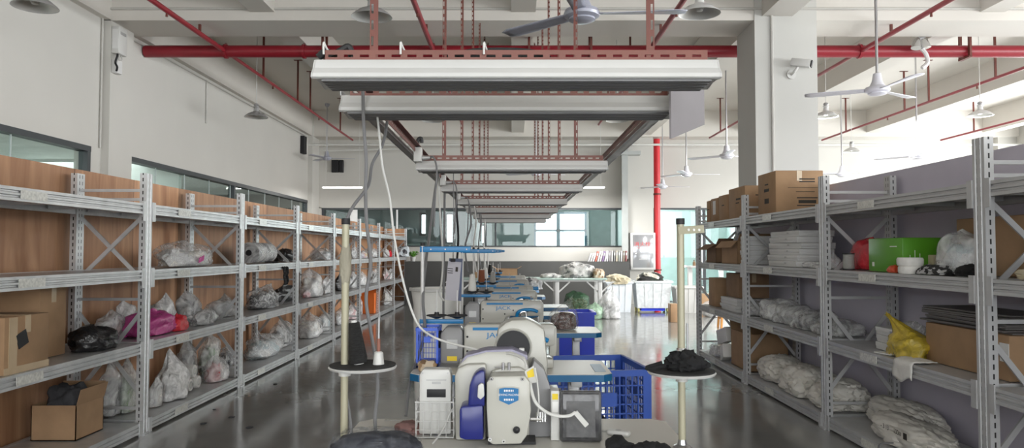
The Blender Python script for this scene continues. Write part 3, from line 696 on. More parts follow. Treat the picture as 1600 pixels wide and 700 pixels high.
# second shelf, second bay
def srt(px0, px1, pt, lev, X=2.72): return slot_of(1, px0, px1, pt, lev, X, .3)
bag('red_bag', 'red plastic bag slumped behind the second right upright, beside the green box', (2.80, 5.74, U_ + .002), (.28, .56, .24), film_r, None, 'bag', None, 12, .1, .2)
bag('clear_bag', 'small clear bag left of the red bag by the upright', (2.62, 6.06, U_ + .002), (.12, .12, .12), clear, mix_white, 'bag', None, 43, .2)
sp = thing('wire_spool', 'grey thread spool standing in front of the red bag', 'spool', (2.60, 5.72, U_ + .001))
MB().lathe([(0, 0), (.045, 0), (.045, .008), (.034, .008), (.034, .002)], n=20).lathe([(0, .128), (.045, .128), (.045, .120), (.036, .12)], n=20).build('flange', dark_m, sp)
MB().lathe([(.038, .008), (.041, .012), (.041, .116), (.038, .12)], n=20).build('thread', yarn_g, sp)
gb = carton('green_box', 'bright green cardboard box with white print on the second right shelf', 2.60, 2.93, 4.93, 5.40, U_, .235, M('green_card', (.10, .33, .02), .35, 0, .06), 0, None, 'y', [('-x', .85, .22, .03, .03, paper), ('-x', .25, .75, .09, .006, paper), ('-y', .25, .3, .07, .01, paper), ('-y', .25, .45, .004, .09, paper), ('-y', .35, .40, .004, .07, paper), ('-y', .15, .38, .004, .06, paper)], 'box', False)
for k in range(2):
    r = thing('white_roll', ['white elastic roll, lower of the two before the green box', 'white elastic roll, upper of the two before the green box'][k], 'roll', (2.545, 4.72 + .015 * k, U_ + .001 + k * .052), 0, 'white rolls before the green box')
    MB().lathe([(.03, 0), (.072, 0), (.078, .012), (.078, .040), (.072, .051), (.03, .051), (.03, 0)], n=28).build('band', cloth_w, r)
    MB().lathe([(.024, .002), (.029, .002), (.029, .049), (.024, .049), (.024, .002)], n=18).build('core', paper, r)
heap('orange_packet', 'small red-orange packet lying against the green box', (2.53, 4.92, U_ + .002), (.07, .10, .055), M('orange_foil', (.6, .08, .03), .35), 'packet', sub=3)
heap('black_net', 'black and white striped net folded on the shelf right of the white rolls', (2.58, 4.50, U_ + .002), (.17, .28, .065), patch('striped_net', [(.02, .02, .02), (.03, .03, .03), (.4, .4, .4)], 40), 'cloth')
cb = thing('cream_block', 'small cream box at the back of the second right shelf', 'box', (2.82, 4.92, U_ + .001))
MB().box((0, 0, .06), (.1, .1, .12), bev=.006).build('body', M('cream_card', (.55, .47, .33), .7), cb)
bag('clear_bag', 'large clear plastic bag between the cream box and the brown cardboard box', (2.72, 4.46, U_ + .002), (.28, .34, .26), clear, mix_pale, 'bag', None, 77, .15)
heap('black_pouch', 'black cloth pouch in front of the brown cardboard box', (2.58, 4.16, U_ + .002), (.14, .22, .075), cloth_k, 'cloth')
carton('cardboard_box', 'tall brown cardboard box behind the nearest right upright, second shelf', 2.80, 3.00, 4.02, 4.66, U_, .345, card, 0, None, 'y')
# nearest bay
bag('clear_bag', 'clear bag with yellow bits at the right edge, second shelf of the nearest right bay', (2.70, 3.56, U_ + .03), (.30, .40, .10), clear, mix_white, 'bag', None, 8, 0)
heap('cream_gloves', 'cream cloth gloves folded under the clear bag at the right edge', (2.59, 3.60, U_ + .002), (.14, .36, .07), cloth_c, 'gloves')
heap('purple_cloth', 'dark purple cloth lying on the shelf edge beside the cream gloves', (2.51, 3.52, U_ + .002), (.06, .16, .04), M('purple_cloth', (.05, .03, .045), .9), 'cloth', sub=3)
carton('cardboard_box', 'cardboard box on the bottom shelf at the right edge of the photo', 2.62, 2.95, 3.52, 3.84, L_, .16, card_d, 0, None, 'y')
# third shelf
carton('cardboard_box', 'long cardboard box with a white label under the stack of dark sheets', 2.66, 3.0, 3.98, 4.78, M_, .245, card, 0, None, 'y', [('-x', .05, .62, .075, .10, paper), ('-x', .05, .50, .03, .03, ink)])
for k in range(9):
    zz = M_ + .248 + k * .0115
    o = MB().box((0, 0, .0055), (.33, .80, .010), bev=.002).build('dark_sheet', M('dark_sheet', (.14, .13, .125), .4) if k == 0 else bpy.data.materials['dark_sheet'], None, 0, (2.83 + rng.uniform(-.02, .02), 4.40 + rng.uniform(-.04, .04), zz))
    o.rotation_euler.z = rng.uniform(-.05, .05)
    tag(o, 'thin dark felt sheet in the stack on the long cardboard box', 'sheet', 'stack of dark sheets')
def lab_c(k): return f'small white box, {["bottom", "middle", "top"][k]} of the stack of three by the yellow bag'
stack(3, lab_c, 2.62, 2.80, 5.08, 5.36, M_, .052, wb_m, 'three small white boxes', .006)
bag('clear_bag', 'thin clear bag draped over the three small white boxes', (2.83, 5.22, M_ + .002), (.10, .36, .20), clear_t, None, 'bag', None, 19, .1)
bag('yellow_bag', 'translucent yellow plastic bag with a twisted handle on the third right shelf', (2.64, 4.92, M_ + .002), (.26, .40, .17), film_y, mix_green, 'bag', None, 51, 1.1, .34)
def drape(name, label, x_in, x_edge, y0, y1, z, drop, m, cat, seed):
    b = MB(); nx, ny = 14, 9; g = []
    for i in range(nx + 1):
        t = i / nx; L = (x_in - x_edge) + drop; d = t * L
        row = []
        for k in range(ny + 1):
            y = y0 + (y1 - y0) * k / ny; o = .018 * noise.noise(Vector((d * 14, y * 16, seed))); dr = d * (1 + .25 * noise.noise(Vector((y * 9, seed, 0))))
            if dr < x_in - x_edge: p = Vector((x_in - dr, y, z + .014 + abs(o)))
            else: p = Vector((x_edge - .012 - abs(o) * .7, y + o * .6, z + .012 - (dr - (x_in - x_edge))))
            row.append(b.bm.verts.new(p))
        g.append(row)
    for i in range(nx):
        for k in range(ny): b.bm.faces.new((g[i][k], g[i][k + 1], g[i + 1][k + 1], g[i + 1][k]))
    o = solo(name, b, m, label, cat, None, 70); md = o.modifiers.new('thick', 'SOLIDIFY'); md.thickness = .006; return o
drape('white_glove', 'white cloth glove hanging over the edge of the third right shelf', 2.62, XFR, 4.58, 4.80, M_, .12, cloth_w, 'glove', 4)
pl = thing('paper_slip', 'white paper slips lying at the front of the third right shelf', 'paper', (2.56, 5.06, M_ + .002))
MB().box((0, 0, .004), (.10, .16, .006), rot=Matrix.Rotation(.2, 3, 'Z')).build('top_slip', paper, pl, 0); MB().box((.03, -.05, .0105), (.09, .12, .005), rot=Matrix.Rotation(-.3, 3, 'Z')).build('lower_slip', wb_m, pl, 0)
bag('clear_bag', 'clear bag standing behind the yellow bag against the lilac board', (2.86, 4.95, M_ + .002), (.2, .3, .25), clear_t, None, 'bag', None, 61, .2)
for k, (y, h, lab) in enumerate(((6.25, .14, 'nearest flat clear packet of dark goods on the third right shelf'), (6.72, .17, 'second flat clear packet of dark goods from the upright'), (7.18, .19, 'third clear packet, with grey goods, on the third right shelf'), (7.6, .22, 'farthest clear packet by the third right upright'))):
    bag('flat_bag', lab, (2.74, y, M_ + .002), (.38, .50, h), clear, [mix_grey, mix_dark, mix_grey, mix_white][k], 'bag', None, 100 + k, 0)
carton('cardboard_box', 'dark brown carton standing on white packets, third shelf of the far right bay', 2.60, 2.95, 8.5, 9.0, M_ + .16, .28, card_d, 0, None, 'y')
carton('cardboard_box', 'narrow carton at the end of the third shelf, far right bay', 2.56, 2.9, 9.35, 9.65, M_, .36, card, 0, None, 'y')
def lab_d(k): return f'white fabric packet, {["bottom", "second", "third", "top"][k]} of the pile under the dark brown carton'
stack(4, lab_d, 2.55, 2.95, 8.42, 9.05, M_, .037, wb_m, 'white packets under the carton', .02, 'white_packet')
bag('clear_bag', 'clear bag of white goods in front of the white packets, far right bay', (2.68, 8.12, M_ + .002), (.3, .4, .16), clear, mix_white, 'bag', None, 84, .1)
# bottom shelf sacks
def sack(label, loc, size, seed, rz=0):
    root = thing('woven_sack', label, 'sack', loc, rz, 'white woven sacks on the right bottom shelf')
    MB().blob((0, 0, 0), size, seed, 5, .20, .6, 0, .11).build('body', sack_m, root, 60)
    e = MB().blob((-size[0] * .05, size[1] * .47, size[2] * .2), (size[0] * .3, size[1] * .16, size[2] * .35), seed + 3, 3, .4, 2, 0, .2)
    e.build('tied_mouth', sack_m, root, 60); return root
sack('white woven sack on the bottom right shelf, farthest one by the third upright', (2.74, 7.50, L_ + .002), (.46, .80, .26), 5)
sack('white woven sack on the bottom right shelf, in the middle of the row', (2.72, 6.78, L_ + .002), (.48, .62, .27), 15)
sack('white woven sack bulging behind the second right upright', (2.72, 6.22, L_ + .002), (.46, .52, .25), 25)
sack('white woven sack lying behind the printed sack', (2.86, 5.45, L_ + .002), (.3, .85, .21), 35)
ps = sack('printed white woven sack lying along the bottom right shelf', (2.68, 4.98, L_ + .002), (.34, .92, .18), 45)
for k, (u, s_) in enumerate(((.06, '- 3 13'), (-.10, '100#'))): text('print', s_, .045, (-.165, u, .115), (R(90), 0, R(-90)), ink, ps)
MB().box((-.166, -.20, .112), (.003, .04, .04)).build('print_block', ink, ps, 0)
rp = MB()
for k in range(9):
    a = k * .8; rp.tube([(2.60 + .10 * math.sin(a * 1.7 + j) + .02 * j, 4.30 + j * .11 + .05 * math.sin(a + j * 2), L_ + .012 + .010 * ((k + j) % 3)) for j in range(6)], .007, 6, 4)
solo('black_rope', rp, cloth_k, 'tangle of black cord lying in front of the printed sack', 'cord')
solo('loose_cable', MB().tube([(2.55, 4.95, .13), (2.455, 4.98, .115), (2.445, 5.0, .05), (2.43, 5.05, .006), (2.33, 5.1, .006)], .006, 6), cord_g, 'grey cord trailing off the bottom right shelf beside the printed sack', 'cord')
open_carton('open_cardboard_box', 'large open carton on the bottom shelf, far right bay', 2.54, 2.98, 8.02, 8.62, L_, .40, card, 'n', 0, .12, 60)
wbx = carton('white_box', 'white carton leaning against the large open carton, upper one', 2.50, 2.60, 8.72, 8.98, L_ + .21, .17, wb_m, R(10), None, 'y', None, 'box', False); wbx.rotation_euler.x = R(-16)
wbx = carton('white_box', 'white carton leaning in front of the large open carton, lower one', 2.47, 2.57, 8.64, 8.88, L_ + .03, .16, wb_m, R(-8), None, 'y', None, 'box', False); wbx.rotation_euler.x = R(-20)
bag('clear_bag', 'clear bag of white scraps on the floor end of the far right bay', (2.62, 9.3, L_ + .002), (.28, .5, .16), clear, mix_white, 'bag', None, 91, .1)
# ================================================================== the sewing line
TZ = .75
def table(label, x0, x1, y0, y1, stand=True, edge=blue_edge, corner=0):
    xm, ym = (x0 + x1) / 2, (y0 + y1) / 2; hx, hy = (x1 - x0) / 2, (y1 - y0) / 2
    root = thing('sewing_table', label, 'table', (xm, ym, 0), 0, 'sewing tables')
    c = .05
    def outline(e): return [(-hx - e, -hy + c), (-hx + c, -hy - e), (hx - c, -hy - e), (hx + e, -hy + c), (hx + e, hy - c), (hx - c, hy + e), (-hx + c, hy + e), (-hx - e, hy - c)]
    MB().prism(outline(-.003), TZ - .034, TZ, 'z').build('tabletop', table_w, root, 0)
    MB().prism(outline(0), TZ - .04, TZ - .004, 'z').build('edge_band', edge, root, 0)
    for s in (-1, 1):
        MB().box((s * (hx - .19), 0, .375), (.06, .06, .66), bev=.004).build('leg', greysteel, root)
        MB().box((s * (hx - .19), 0, .025), (.07, hy * 2 * .9, .05), bev=.006).build('foot', greysteel, root)
        MB().box((s * (hx - .19), 0, .69), (.06, hy * 2 * .8, .035), bev=.004).build('top_bracket', greysteel, root)
    MB().box((0, 0, .30), ((hx - .22) * 2, .04, .06), bev=.004).build('stretcher', greysteel, root)
    return root
TABLES = [(-.585, .59, 2.25, 2.90, 'nearest sewing table, white topped, holding the machine with the blue badge', white_pl),
          (-.545, .535, 3.93, 4.45, 'second sewing table, blue edged, beside the blue mesh crate', blue_edge),
          (-.50, .72, 5.92, 6.42, 'third sewing table, blue edged, carrying the clear bag of brown scraps', blue_edge),
          (-.50, .65, 7.50, 8.0, 'fourth sewing table in the row, just beyond the scrap bag', blue_edge),
          (-.50, .66, 8.58, 9.1, 'fifth sewing table in the row, beside the solid blue bin', blue_edge),
          (-.50, .48, 10.6, 11.1, 'sixth sewing table in the row, tan top', blue_edge),
          (-.50, .45, 12.3, 12.8, 'farthest sewing table of the row, before the long cloth table', blue_edge)]
for x0, x1, y0, y1, lab, ed in TABLES: table(lab, x0, x1, y0, y1, True, ed)
def machine(label, x, y, fancy=True):
    """lockstitch machine seen from behind: motor at the left, needle head at the right"""
    root = thing('sewing_machine', label, 'sewing machine', (x, y, TZ + .001), 0, 'white sewing machines in the row')
    MB().box((.07, 0, .025), (.52, .18, .05), bev=.008).build('bed', mach, root)
    MB().prism([(-.17, .05), (.02, .05), (.035, .10), (.075, .115), (.33, .115), (.345, .13), (.345, .225), (.33, .24), (-.15, .24), (-.17, .225)], -.055, .055, 'y', .012).build('arm', mach, root)
    MB().box((-.045, .0575, .09), (.24, .012, .10), bev=.003).build('back_cover', mach, root)
    MB().prism([(.31, .06), (.345, .06), (.352, .10), (.352, .22), (.31, .22)], -.05, .05, 'y', .008).build('needle_head', mach, root)
    MB().cyl((.33, 0, .0), (.33, 0, .07), .004, n=8).build('needle_bar', chrome, root)
    st = MB().box((.03, -.056, .214), (.30, .003, .016)).build('blue_stripe', logo_b, root, 0)
    if fancy:
        text('logo', 'JACK', .040, (.02, -.0575, .178), (R(90), 0, 0), logo_b, root, 1.35)
        for u, v in ((-.15, .17), (-.15, .09), (.03, .13), (.10, .16), (.22, .15)): MB().cyl((u, -.056, v), (u, -.060, v), .006, n=10).build('screw', dark_m, root)
    # curved blue lever guard and thread post
    MB().tube([(.13, -.06, .10), (.14, -.075, .145), (.19, -.08, .165), (.26, -.08, .165), (.30, -.07, .15)], .014, 8).build('lever_guard', logo_b, root)
    MB().tube([(.16, -.085, .09), (.16, -.09, .14), (.20, -.092, .15), (.21, -.09, .10)], .007, 8).build('thread_hook', chrome, root)
    for u in (.08, .25): MB().cyl((u, 0, .238), (u, 0, .275), .004, n=8).build('tension_post', chrome, root)
    mo = MB().prism([(-.30, .02), (-.19, .02), (-.175, .05), (-.175, .20), (-.19, .225), (-.27, .225), (-.30, .19)], -.065, .065, 'y', .012).build('motor_housing', mach_g, root)
    MB().box((-.235, -.066, .05), (.055, .003, .026)).build('warning_label', yellow, mo, 0)
    MB().box((-.235, -.066, .13), (.06, .003, .05)).build('name_plate', lamp_grey, mo, 0)
    MB().cyl((-.315, 0, .15), (-.298, 0, .15), .05, n=20).build('handwheel', dark_m, root)
    return root
MPOS = [(-.10, 4.22, 'white sewing machine on the second table, right behind the badge machine'), (-.09, 6.2, 'white sewing machine on the third table, beside the clear bag of scraps'), (-.09, 7.78, 'white sewing machine on the fourth table of the row'),
        (-.10, 8.86, 'white sewing machine on the fifth table of the row'), (-.11, 10.85, 'white sewing machine on the sixth table of the row'), (-.12, 12.55, 'farthest white sewing machine, on the last table of the row')]
for k, (x, y, lab) in enumerate(MPOS): machine(lab, x, y, k < 3)
def stand(label, x, y, top=1.43, mid=1.0, bar=.27, seed=0):
    root = thing('thread_stand', label, 'thread stand', (x, y, TZ + .001), 0, 'thread stands along the row')
    b = -TZ
    MB().cyl((0, 0, 0), (0, 0, top + b), .0105, n=12).build('pole', white_metal, root)
    MB().cyl((0, 0, top + b), (0, 0, top + b + .02), .013, n=12).build('pole_cap', dark_m, root)
    a = MB().box((bar / 2, 0, top + b - .02), (bar + .03, .02, .034), bev=.003).build('top_arm', blue_arm, root)
    for u in (.05, bar / 2, bar - .01): MB().cyl((u, -.011, top + b - .02), (u, -.013, top + b - .02), .004, n=8).build('thread_eye', white_metal, a)
    MB().box((bar * .42, 0, mid + b - .012), (bar * .84 + .03, .022, .026), bev=.003).build('spool_arm', blue_arm, root)
    for u in (.085, .205):
        d = MB().lathe([(0, .004), (.012, .004), (.05, .018), (.062, .020), (.06, .026), (.016, .016), (.013, .042), (0, .042)], (u, 0, mid + b), 20).build('spool_pad', rubber, root)
        MB().cyl((u, 0, mid + b + .03), (u, 0, mid + b + .17), .003, n=6).build('spool_pin', white_metal, d)
    return root
stand('white thread stand with blue arms on the second table, by the hanging clipboard', -.527, 4.36)
stand('white thread stand with blue arms on the third table, holding the white cone', -.425, 6.36, 1.42, 1.03)
stand('white thread stand with blue arms on the fourth table, holding the brown cone', -.41, 7.92, 1.42, 1.04)
stand('white thread stand on the fifth table of the row', -.41, 9.0, 1.42, 1.04)
stand('white thread stand on the sixth table of the row', -.41, 11.0, 1.42, 1.04)
stand('farthest white thread stand, on the last table of the row', -.41, 12.7, 1.42, 1.04)
cone_yarn('thread_cone', 'white thread cone on the stand of the third table', (-.34, 6.36, 1.057), .15, .036, .022, yarn_w)
cone_yarn('thread_cone', 'brown thread cone on the stand of the fourth table', (-.325, 7.92, 1.067), .14, .036, .030, yarn_b)
cone_yarn('thread_cone', 'grey thread cone on the stand of the fourth table, next to the brown one', (-.205, 7.92, 1.067), .12, .034, .02, yarn_g)
cone_yarn('thread_cone', 'white thread cone on the stand of the fifth table', (-.325, 9.0, 1.067), .14, .036, .022, yarn_w)
cone_yarn('thread_cone', 'dark thread cone on the stand of the sixth table', (-.325, 11.0, 1.067), .14, .036, .022, yarn_k)
# clipboard
p = W(708, 405, 4.75)
cl = thing('clipboard', 'grey paper sheet hanging on a clip beside the blue topped thread stand', 'clipboard', (p.x, p.y, p.z))
cl.rotation_euler.z = R(-12)
MB().box((0, 0, -.14), (.088, .003, .25), rot=Matrix.Rotation(R(5), 3, 'Y')).build('paper_sheet', M('grey_paper', (.42, .41, .45), .7), cl, 0)
MB().box((.012, .006, -.13), (.09, .004, .27), rot=Matrix.Rotation(R(2), 3, 'Y')).build('backing_board', M('slate_board', (.08, .10, .17), .5), cl, 0)
MB().box((0, -.005, -.006), (.03, .014, .022), bev=.003).tube([(0, 0, 0), (0, 0, .04)], .003, 6, 1).build('clip', dark_m, cl, 0)
for k in range(3): MB().box((-.018, -.0028, -.06 - k * .014), (.035, .002, .004), rot=Matrix.Rotation(R(5), 3, 'Y')).build('print', ink, cl, 0)
MB().box((.025, -.0028, -.065), (.016, .002, .03), rot=Matrix.Rotation(R(5), 3, 'Y')).build('print', ink, cl, 0)
MB().tube([(0, 0, .03), (.004, 0, 1.6 - p.z), (0, 0, 1.915 - p.z)], .003, 6).build('cord', cord_g, cl)
# crates
def mesh_crate(name, label, x0, x1, y0, y1, z, h, m, rz=0, nx=12, nz=8, lip=.03):
    c = ((x0 + x1) / 2, (y0 + y1) / 2, z + .001); sx, sy = x1 - x0, y1 - y0; q = min(1, h / .5); t = .012 * q
    root = thing(name, label, 'crate', c, rz)
    def wall(p, u, L, n):
        b = MB()
        u = Vector(u); pv = Vector(p); ang = math.atan2(u.y, u.x)
        def bb(off, zc, l, hh, th=t): b.box(pv + u * off + Vector((0, 0, zc)), (l, th, hh), ang)
        bb(0, h - .02 * q, L, .04 * q, t * 1.8); bb(0, .025 * q, L, .05 * q)
        for s in (-1, 1): bb(s * (L / 2 - .025 * q * q), h / 2, .05 * q * q, h)
        for k in range(1, n): bb(-L / 2 + L * k / n, h / 2, .009 * q * q, h - .08 * q, t * .7)
        for k in range(1, nz): bb(0, .05 * q + (h - .09 * q) * k / nz, L - .08 * q, .008 * q * q, t * .7)
        bb(0, h * .70, L * .32, h * .14)
        b.build('crate_wall', m, root, 0)
    wall((0, -sy / 2, 0), (1, 0, 0), sx, nx); wall((0, sy / 2, 0), (1, 0, 0), sx, nx)
    wall((-sx / 2, 0, 0), (0, 1, 0), sy, nx); wall((sx / 2, 0, 0), (0, 1, 0), sy, nx)
    MB().box((0, 0, .01), (sx, sy, .02)).build('crate_floor', m, root, 0); return root
mesh_crate('mesh_crate', 'large blue plastic mesh crate standing beside the second sewing table', .20, .86, 4.80, 5.50, 0, .63, blue_mesh, R(7), 16, 9)
heap('black_clothes', 'black clothes lying in the large blue mesh crate', (.50, 5.10, .03), (.42, .45, .28), cloth_k, 'clothes')
mesh_crate('mesh_basket', 'small blue plastic mesh basket at the left end of the second table', -.535, -.415, 4.16, 4.36, TZ, .22, M('bright_blue_mesh', (.06, .14, .68), .4), R(0), 7, 6)
heap('brown_rags', 'brown and cream rags in front of the small blue mesh basket', (-.46, 4.04, TZ + .002), (.11, .10, .06), mix_brown, 'rags', sub=3)
bn = thing('blue_bin', 'solid blue plastic bin standing by the end of the fifth table', 'bin', (.76, 8.98, .001))
t_ = .02
MB().box((0, -.24, .34), (.42, t_, .68)).box((0, .24, .34), (.42, t_, .68)).box((-.2, 0, .34), (t_, .48, .68)).box((.2, 0, .34), (t_, .48, .68)).box((0, 0, .02), (.42, .48, .04)).build('body', blue_bin, bn, 0)
MB().box((0, -.25, .665), (.46, .03, .03)).box((0, .25, .665), (.46, .03, .03)).box((-.215, 0, .665), (.03, .5, .03)).box((.215, 0, .665), (.03, .5, .03)).build('rim', blue_bin, bn, 0)
# white tub behind the clipboard
tb = thing('white_tub', 'big white round tub with a rim, on the left of the third table', 'tub', (-.70, 6.9, .001))
MB().lathe([(0, 0), (.20, 0), (.215, .9), (.235, 1.03), (.245, 1.05), (.235, 1.055), (.20, 1.02), (0, 1.02)], n=32).build('body', M('white_sheeting', (.85, .85, .81), .6, 0, .08, 5, .4, 12, (1, 1, .2)), tb)
MB().lathe([(.236, 1.03), (.255, 1.035), (.255, 1.06), (.236, 1.062)], n=32).build('rim', white_pl, tb)
# bag of scraps on the third table
bag('scrap_bag', 'clear knotted bag of dark brown scraps on the third sewing table', (.43, 6.17, TZ + .002), (.25, .22, .19), very_clear, mix_choc, 'bag', None, 66, .8, .1)
heap('scrap_pile', 'dark and white thread bits beside the second machine', (.20, 6.32, TZ + .002), (.16, .14, .09), mix_grey, 'scraps', sub=3)
# ================================================================== nearest station
def px(x, y, Y): p = W(x, y, Y); return (p.x, p.z)
Zt = TZ + .001
BY = 2.47
bmach = thing('badge_machine', 'cream special sewing machine with a blue badge and dark blue motor cover', 'sewing machine', (0, 0, 0))
# face plate
poly = [px(*q, BY) for q in ((763, 690), (760, 640), (760, 598), (768, 588), (820, 587), (828, 597), (830, 642), (824, 680), (814, 694), (770, 695))]
MB().prism(poly, BY, BY + .10, 'y', .006).build('face_plate', mach, bmach)
for i, q in enumerate(((768, 592), (816, 592), (765.5, 686.5), (787, 689.5))):
    u = px(*q, BY); s = MB().cyl((u[0], BY - .004, u[1]), (u[0], BY + .004, u[1]), .0062, n=16).build('screw', chrome if i < 3 else white_pl, bmach)
    MB().cyl((u[0], BY - .0055, u[1]), (u[0], BY - .0035, u[1]), .0028, n=6).build('screw_socket', dark_m, s, 0)
u = px(807, 671.5, BY); MB().cyl((u[0], BY - .006, u[1]), (u[0], BY + .004, u[1]), .0115, n=20).lathe([(0, .009), (.006, .008), (.0095, .005)], (u[0], BY, u[1]), 16, Matrix.Rotation(R(90), 3, 'X')).build('rubber_plug', dark_m, bmach)
bd = MB().prism([px(*q, BY) for q in ((778, 606), (788, 604), (802, 604), (812, 606), (812, 626), (795, 634), (778, 626))], BY - .004, BY + .002, 'y').build('badge_rim', mach, bmach, 0)
MB().prism([px(*q, BY) for q in ((780, 607), (788, 605.5), (802, 605.5), (810, 607), (810, 625), (795, 632), (780, 625))], BY - .006, BY - .003, 'y').build('badge', M('badge_blue', (.012, .14, .34), .35), bmach, 0)
c0 = px(795, 616.5, BY); text('badge_text', 'SEWING MACHINE', .0098, (c0[0], BY - .0064, c0[1]), (R(90), 0, 0), paper, bmach, .85)
for q, s_ in (((795, 610), .0065), ((795, 624), .0065)):
    c1 = px(*q, BY); gl = MB()
    for k in range(6): gl.box((c1[0] - .014 + k * .0056, BY - .0062, c1[1]), (.0032, .0006, s_))
    gl.build('badge_marks', paper, bmach, 0)
# arm running back, with lilac lid
MB().prism([(-.083, .90), (-.083, .955), (-.07, .985), (-.03, 1.0), (.03, .998), (.065, .975), (.07, .95), (.07, .90)], BY + .10, 2.60, 'y', .004).build('arm', mach, bmach)
hp = [px(*q, 2.62) for q in ((714, 690), (712, 600), (716, 570), (730, 556), (760, 548), (800, 547), (822, 556), (828, 580), (828, 690))]
hp = [(x, max(z, .752)) for x, z in hp]
MB().prism(hp, 2.60, 2.70, 'y', .012).build('drive_housing', mach, bmach)
MB().prism([px(*q, 2.66) for q in ((720, 566), (729, 552), (760, 544), (800, 542), (824, 552), (824, 560), (800, 551), (762, 551), (733, 559))], 2.605, 2.71, 'y', .004).build('lilac_lid', mach_p, bmach)
MB().prism([(max(a, -9), max(b, .7515)) for a, b in [px(*q, 2.58) for q in ((712, 690), (711, 585), (716, 574), (730, 568), (760, 567), (760, 690))]], 2.56, 2.60, 'y', .01).build('side_cover', mach, bmach)
# blue motor cover
bmc = MB().prism([px(*q, 2.5) for q in ((719, 680), (719, 636), (723, 631), (755, 629), (756, 683), (728, 683))], 2.46, 2.555, 'y', .012).build('motor_cover', blue_motor, bmach)
MB().prism([px(*q, 2.5) for q in ((731, 634), (734, 600), (740, 585), (750, 577), (758, 577), (758, 634))], 2.475, 2.555, 'y', .01).build('belt_cover', blue_motor, bmach)
MB().prism([px(*q, 2.46) for q in ((747, 602), (752, 598), (756, 600), (757, 618), (751, 624), (746, 620))], 2.452, 2.47, 'y', .003).build('white_clip', white_pl, bmach)
# rear tower with dark wheel
MB().prism([(a, max(b, .7515)) for a, b in [px(*q, 2.76) for q in ((776, 690), (774, 545), (778, 512), (790, 502), (800, 498), (824, 497), (836, 503), (850, 512), (855, 566), (852, 690))]], 2.71, 2.84, 'y', .012).build('rear_tower', mach, bmach)
wc = W(802, 542, 2.705); MB().cyl((wc.x, 2.716, wc.z), (wc.x, 2.690, wc.z), .060, n=36).build('dark_wheel', dark_m, bmach)
MB().lathe([(.058, 0), (.066, 0), (.068, .012), (.064, .018), (.058, .014)], (wc.x, 2.712, wc.z), 36, Matrix.Rotation(R(90), 3, 'X')).build('wheel_ring', mach, bmach)
MB().box((.035, 2.69, wc.z - .01), (.02, .02, .018), bev=.003).build('white_latch', white_pl, bmach)
MB().prism([(a, max(b, .7515)) for a, b in [px(*q, 2.64) for q in ((826, 690), (824, 592), (834, 560), (850, 575), (872, 640), (872, 676), (852, 690))]], 2.605, 2.70, 'y', .006).build('grey_side_panel', mach_g, bmach)
for dx in (-.01, .01): MB().cyl((-.02 + dx, 2.54, .995), (-.02 + dx, 2.54, 1.02), .005, n=10).build('tension_post', steel, bmach)
MB().cyl((-.06, 2.545, 1.003), (-.03, 2.545, 1.004), .003, n=8).build('thread_lever', steel, bmach)
for k in range(4): MB().cyl((.085 + .009 * k, 2.50, .83), (.085 + .009 * k, 2.50, .862), .006 - .001 * (k % 2), n=10).build('tension_disc', chrome, bmach)
MB().cyl((.062, 2.50, .838), (.10, 2.50, .838), .007, n=10).build('tension_arm', chrome, bmach)
wt = MB().prism([px(*q, 2.5) for q in ((820, 580), (834, 571), (839, 597), (823, 600))], 2.497, 2.50, 'y').build('warning_tag', white_pl, bmach, 0)
MB().prism([px(*q, 2.5) for q in ((823, 581), (833, 575), (835, 588), (825, 590))], 2.4955, 2.4965, 'y').build('yellow_print', yellow, wt, 0)
MB().box((0, 2.59, .7555), (.16, .16, .009)).build('bed_plate', dark_m, bmach, 0)
# hand panel in plastic
pn = thing('operator_screen', 'dark screen control panel wrapped in clear plastic, right of the badge machine', 'control panel', (.235, 2.56, Zt), R(-2))
MB().box((0, 0, .085), (.142, .03, .17), bev=.008, rot=Matrix.Rotation(R(-4), 3, 'X')).build('body', M('dark_bezel', (.035, .035, .038), .35), pn)
MB().box((0, -.0135, .088), (.128, .012, .152), bev=.005, rot=Matrix.Rotation(R(-4), 3, 'X')).build('screen', screen_m, pn)
MB().box((0, -.0200, .078), (.098, .003, .12), rot=Matrix.Rotation(R(-4), 3, 'X')).build('inner_screen', M('screen_glass', (.10, .10, .105), .2), pn, 0)
MB().box((0, -.004, .089), (.152, .046, .178), bev=.012, rot=Matrix.Rotation(R(-4), 3, 'X')).build('film', film('wrap_film', (.6, .6, .6), .0, .10, .1, 30), pn)
cbx = thing('control_box', 'white control box with a yellow label between badge machine and screen panel', 'control box', (.148, 2.62, Zt))
MB().box((0, 0, .085), (.03, .12, .17), bev=.004).build('body', white_pl, cbx); MB().box((.0, -.0605, .15), (.02, .002, .02)).build('label', yellow, cbx, 0); MB().box((.0, -.0605, .115), (.02, .002, .035)).build('paper_label', paper, cbx, 0)
# controller in wire basket
ct = thing('controller', 'white controller with a black window standing in the white wire basket', 'controller', (-.268, 2.63, Zt + .012))
MB().prism([(-.056, 0), (.056, 0), (.056, .20), (.050, .225), (-.044, .225), (-.056, .205)], -.03, .03, 'y', .006).build('body', white_pl, ct)
MB().box((.004, -.0305, .142), (.066, .003, .028), bev=.001).build('window', dark_m, ct)
MB().box((.004, -.0305, .178), (.03, .002, .008)).build('print', lamp_grey, ct, 0); MB().box((.004, -.0305, .188), (.07, .003, .003)).build('groove', lamp_grey, ct, 0)
for u in (-.044, .044): MB().cyl((u, -.0315, .212), (u, -.029, .212), .003, n=8).build('screw', steel, ct)
wbk = thing('wire_basket', 'white wire basket around the controller on the nearest table', 'basket', (-.268, 2.63, Zt))
wb_ = MB(); bx, by, bh = .066, .042, .125
for z in (.004, .03, .06, .092, bh): wb_.tube([(-bx, -by, z), (bx, -by, z), (bx, by, z), (-bx, by, z), (-bx, -by, z)], .0016 if z < bh else .003, 6, 1)
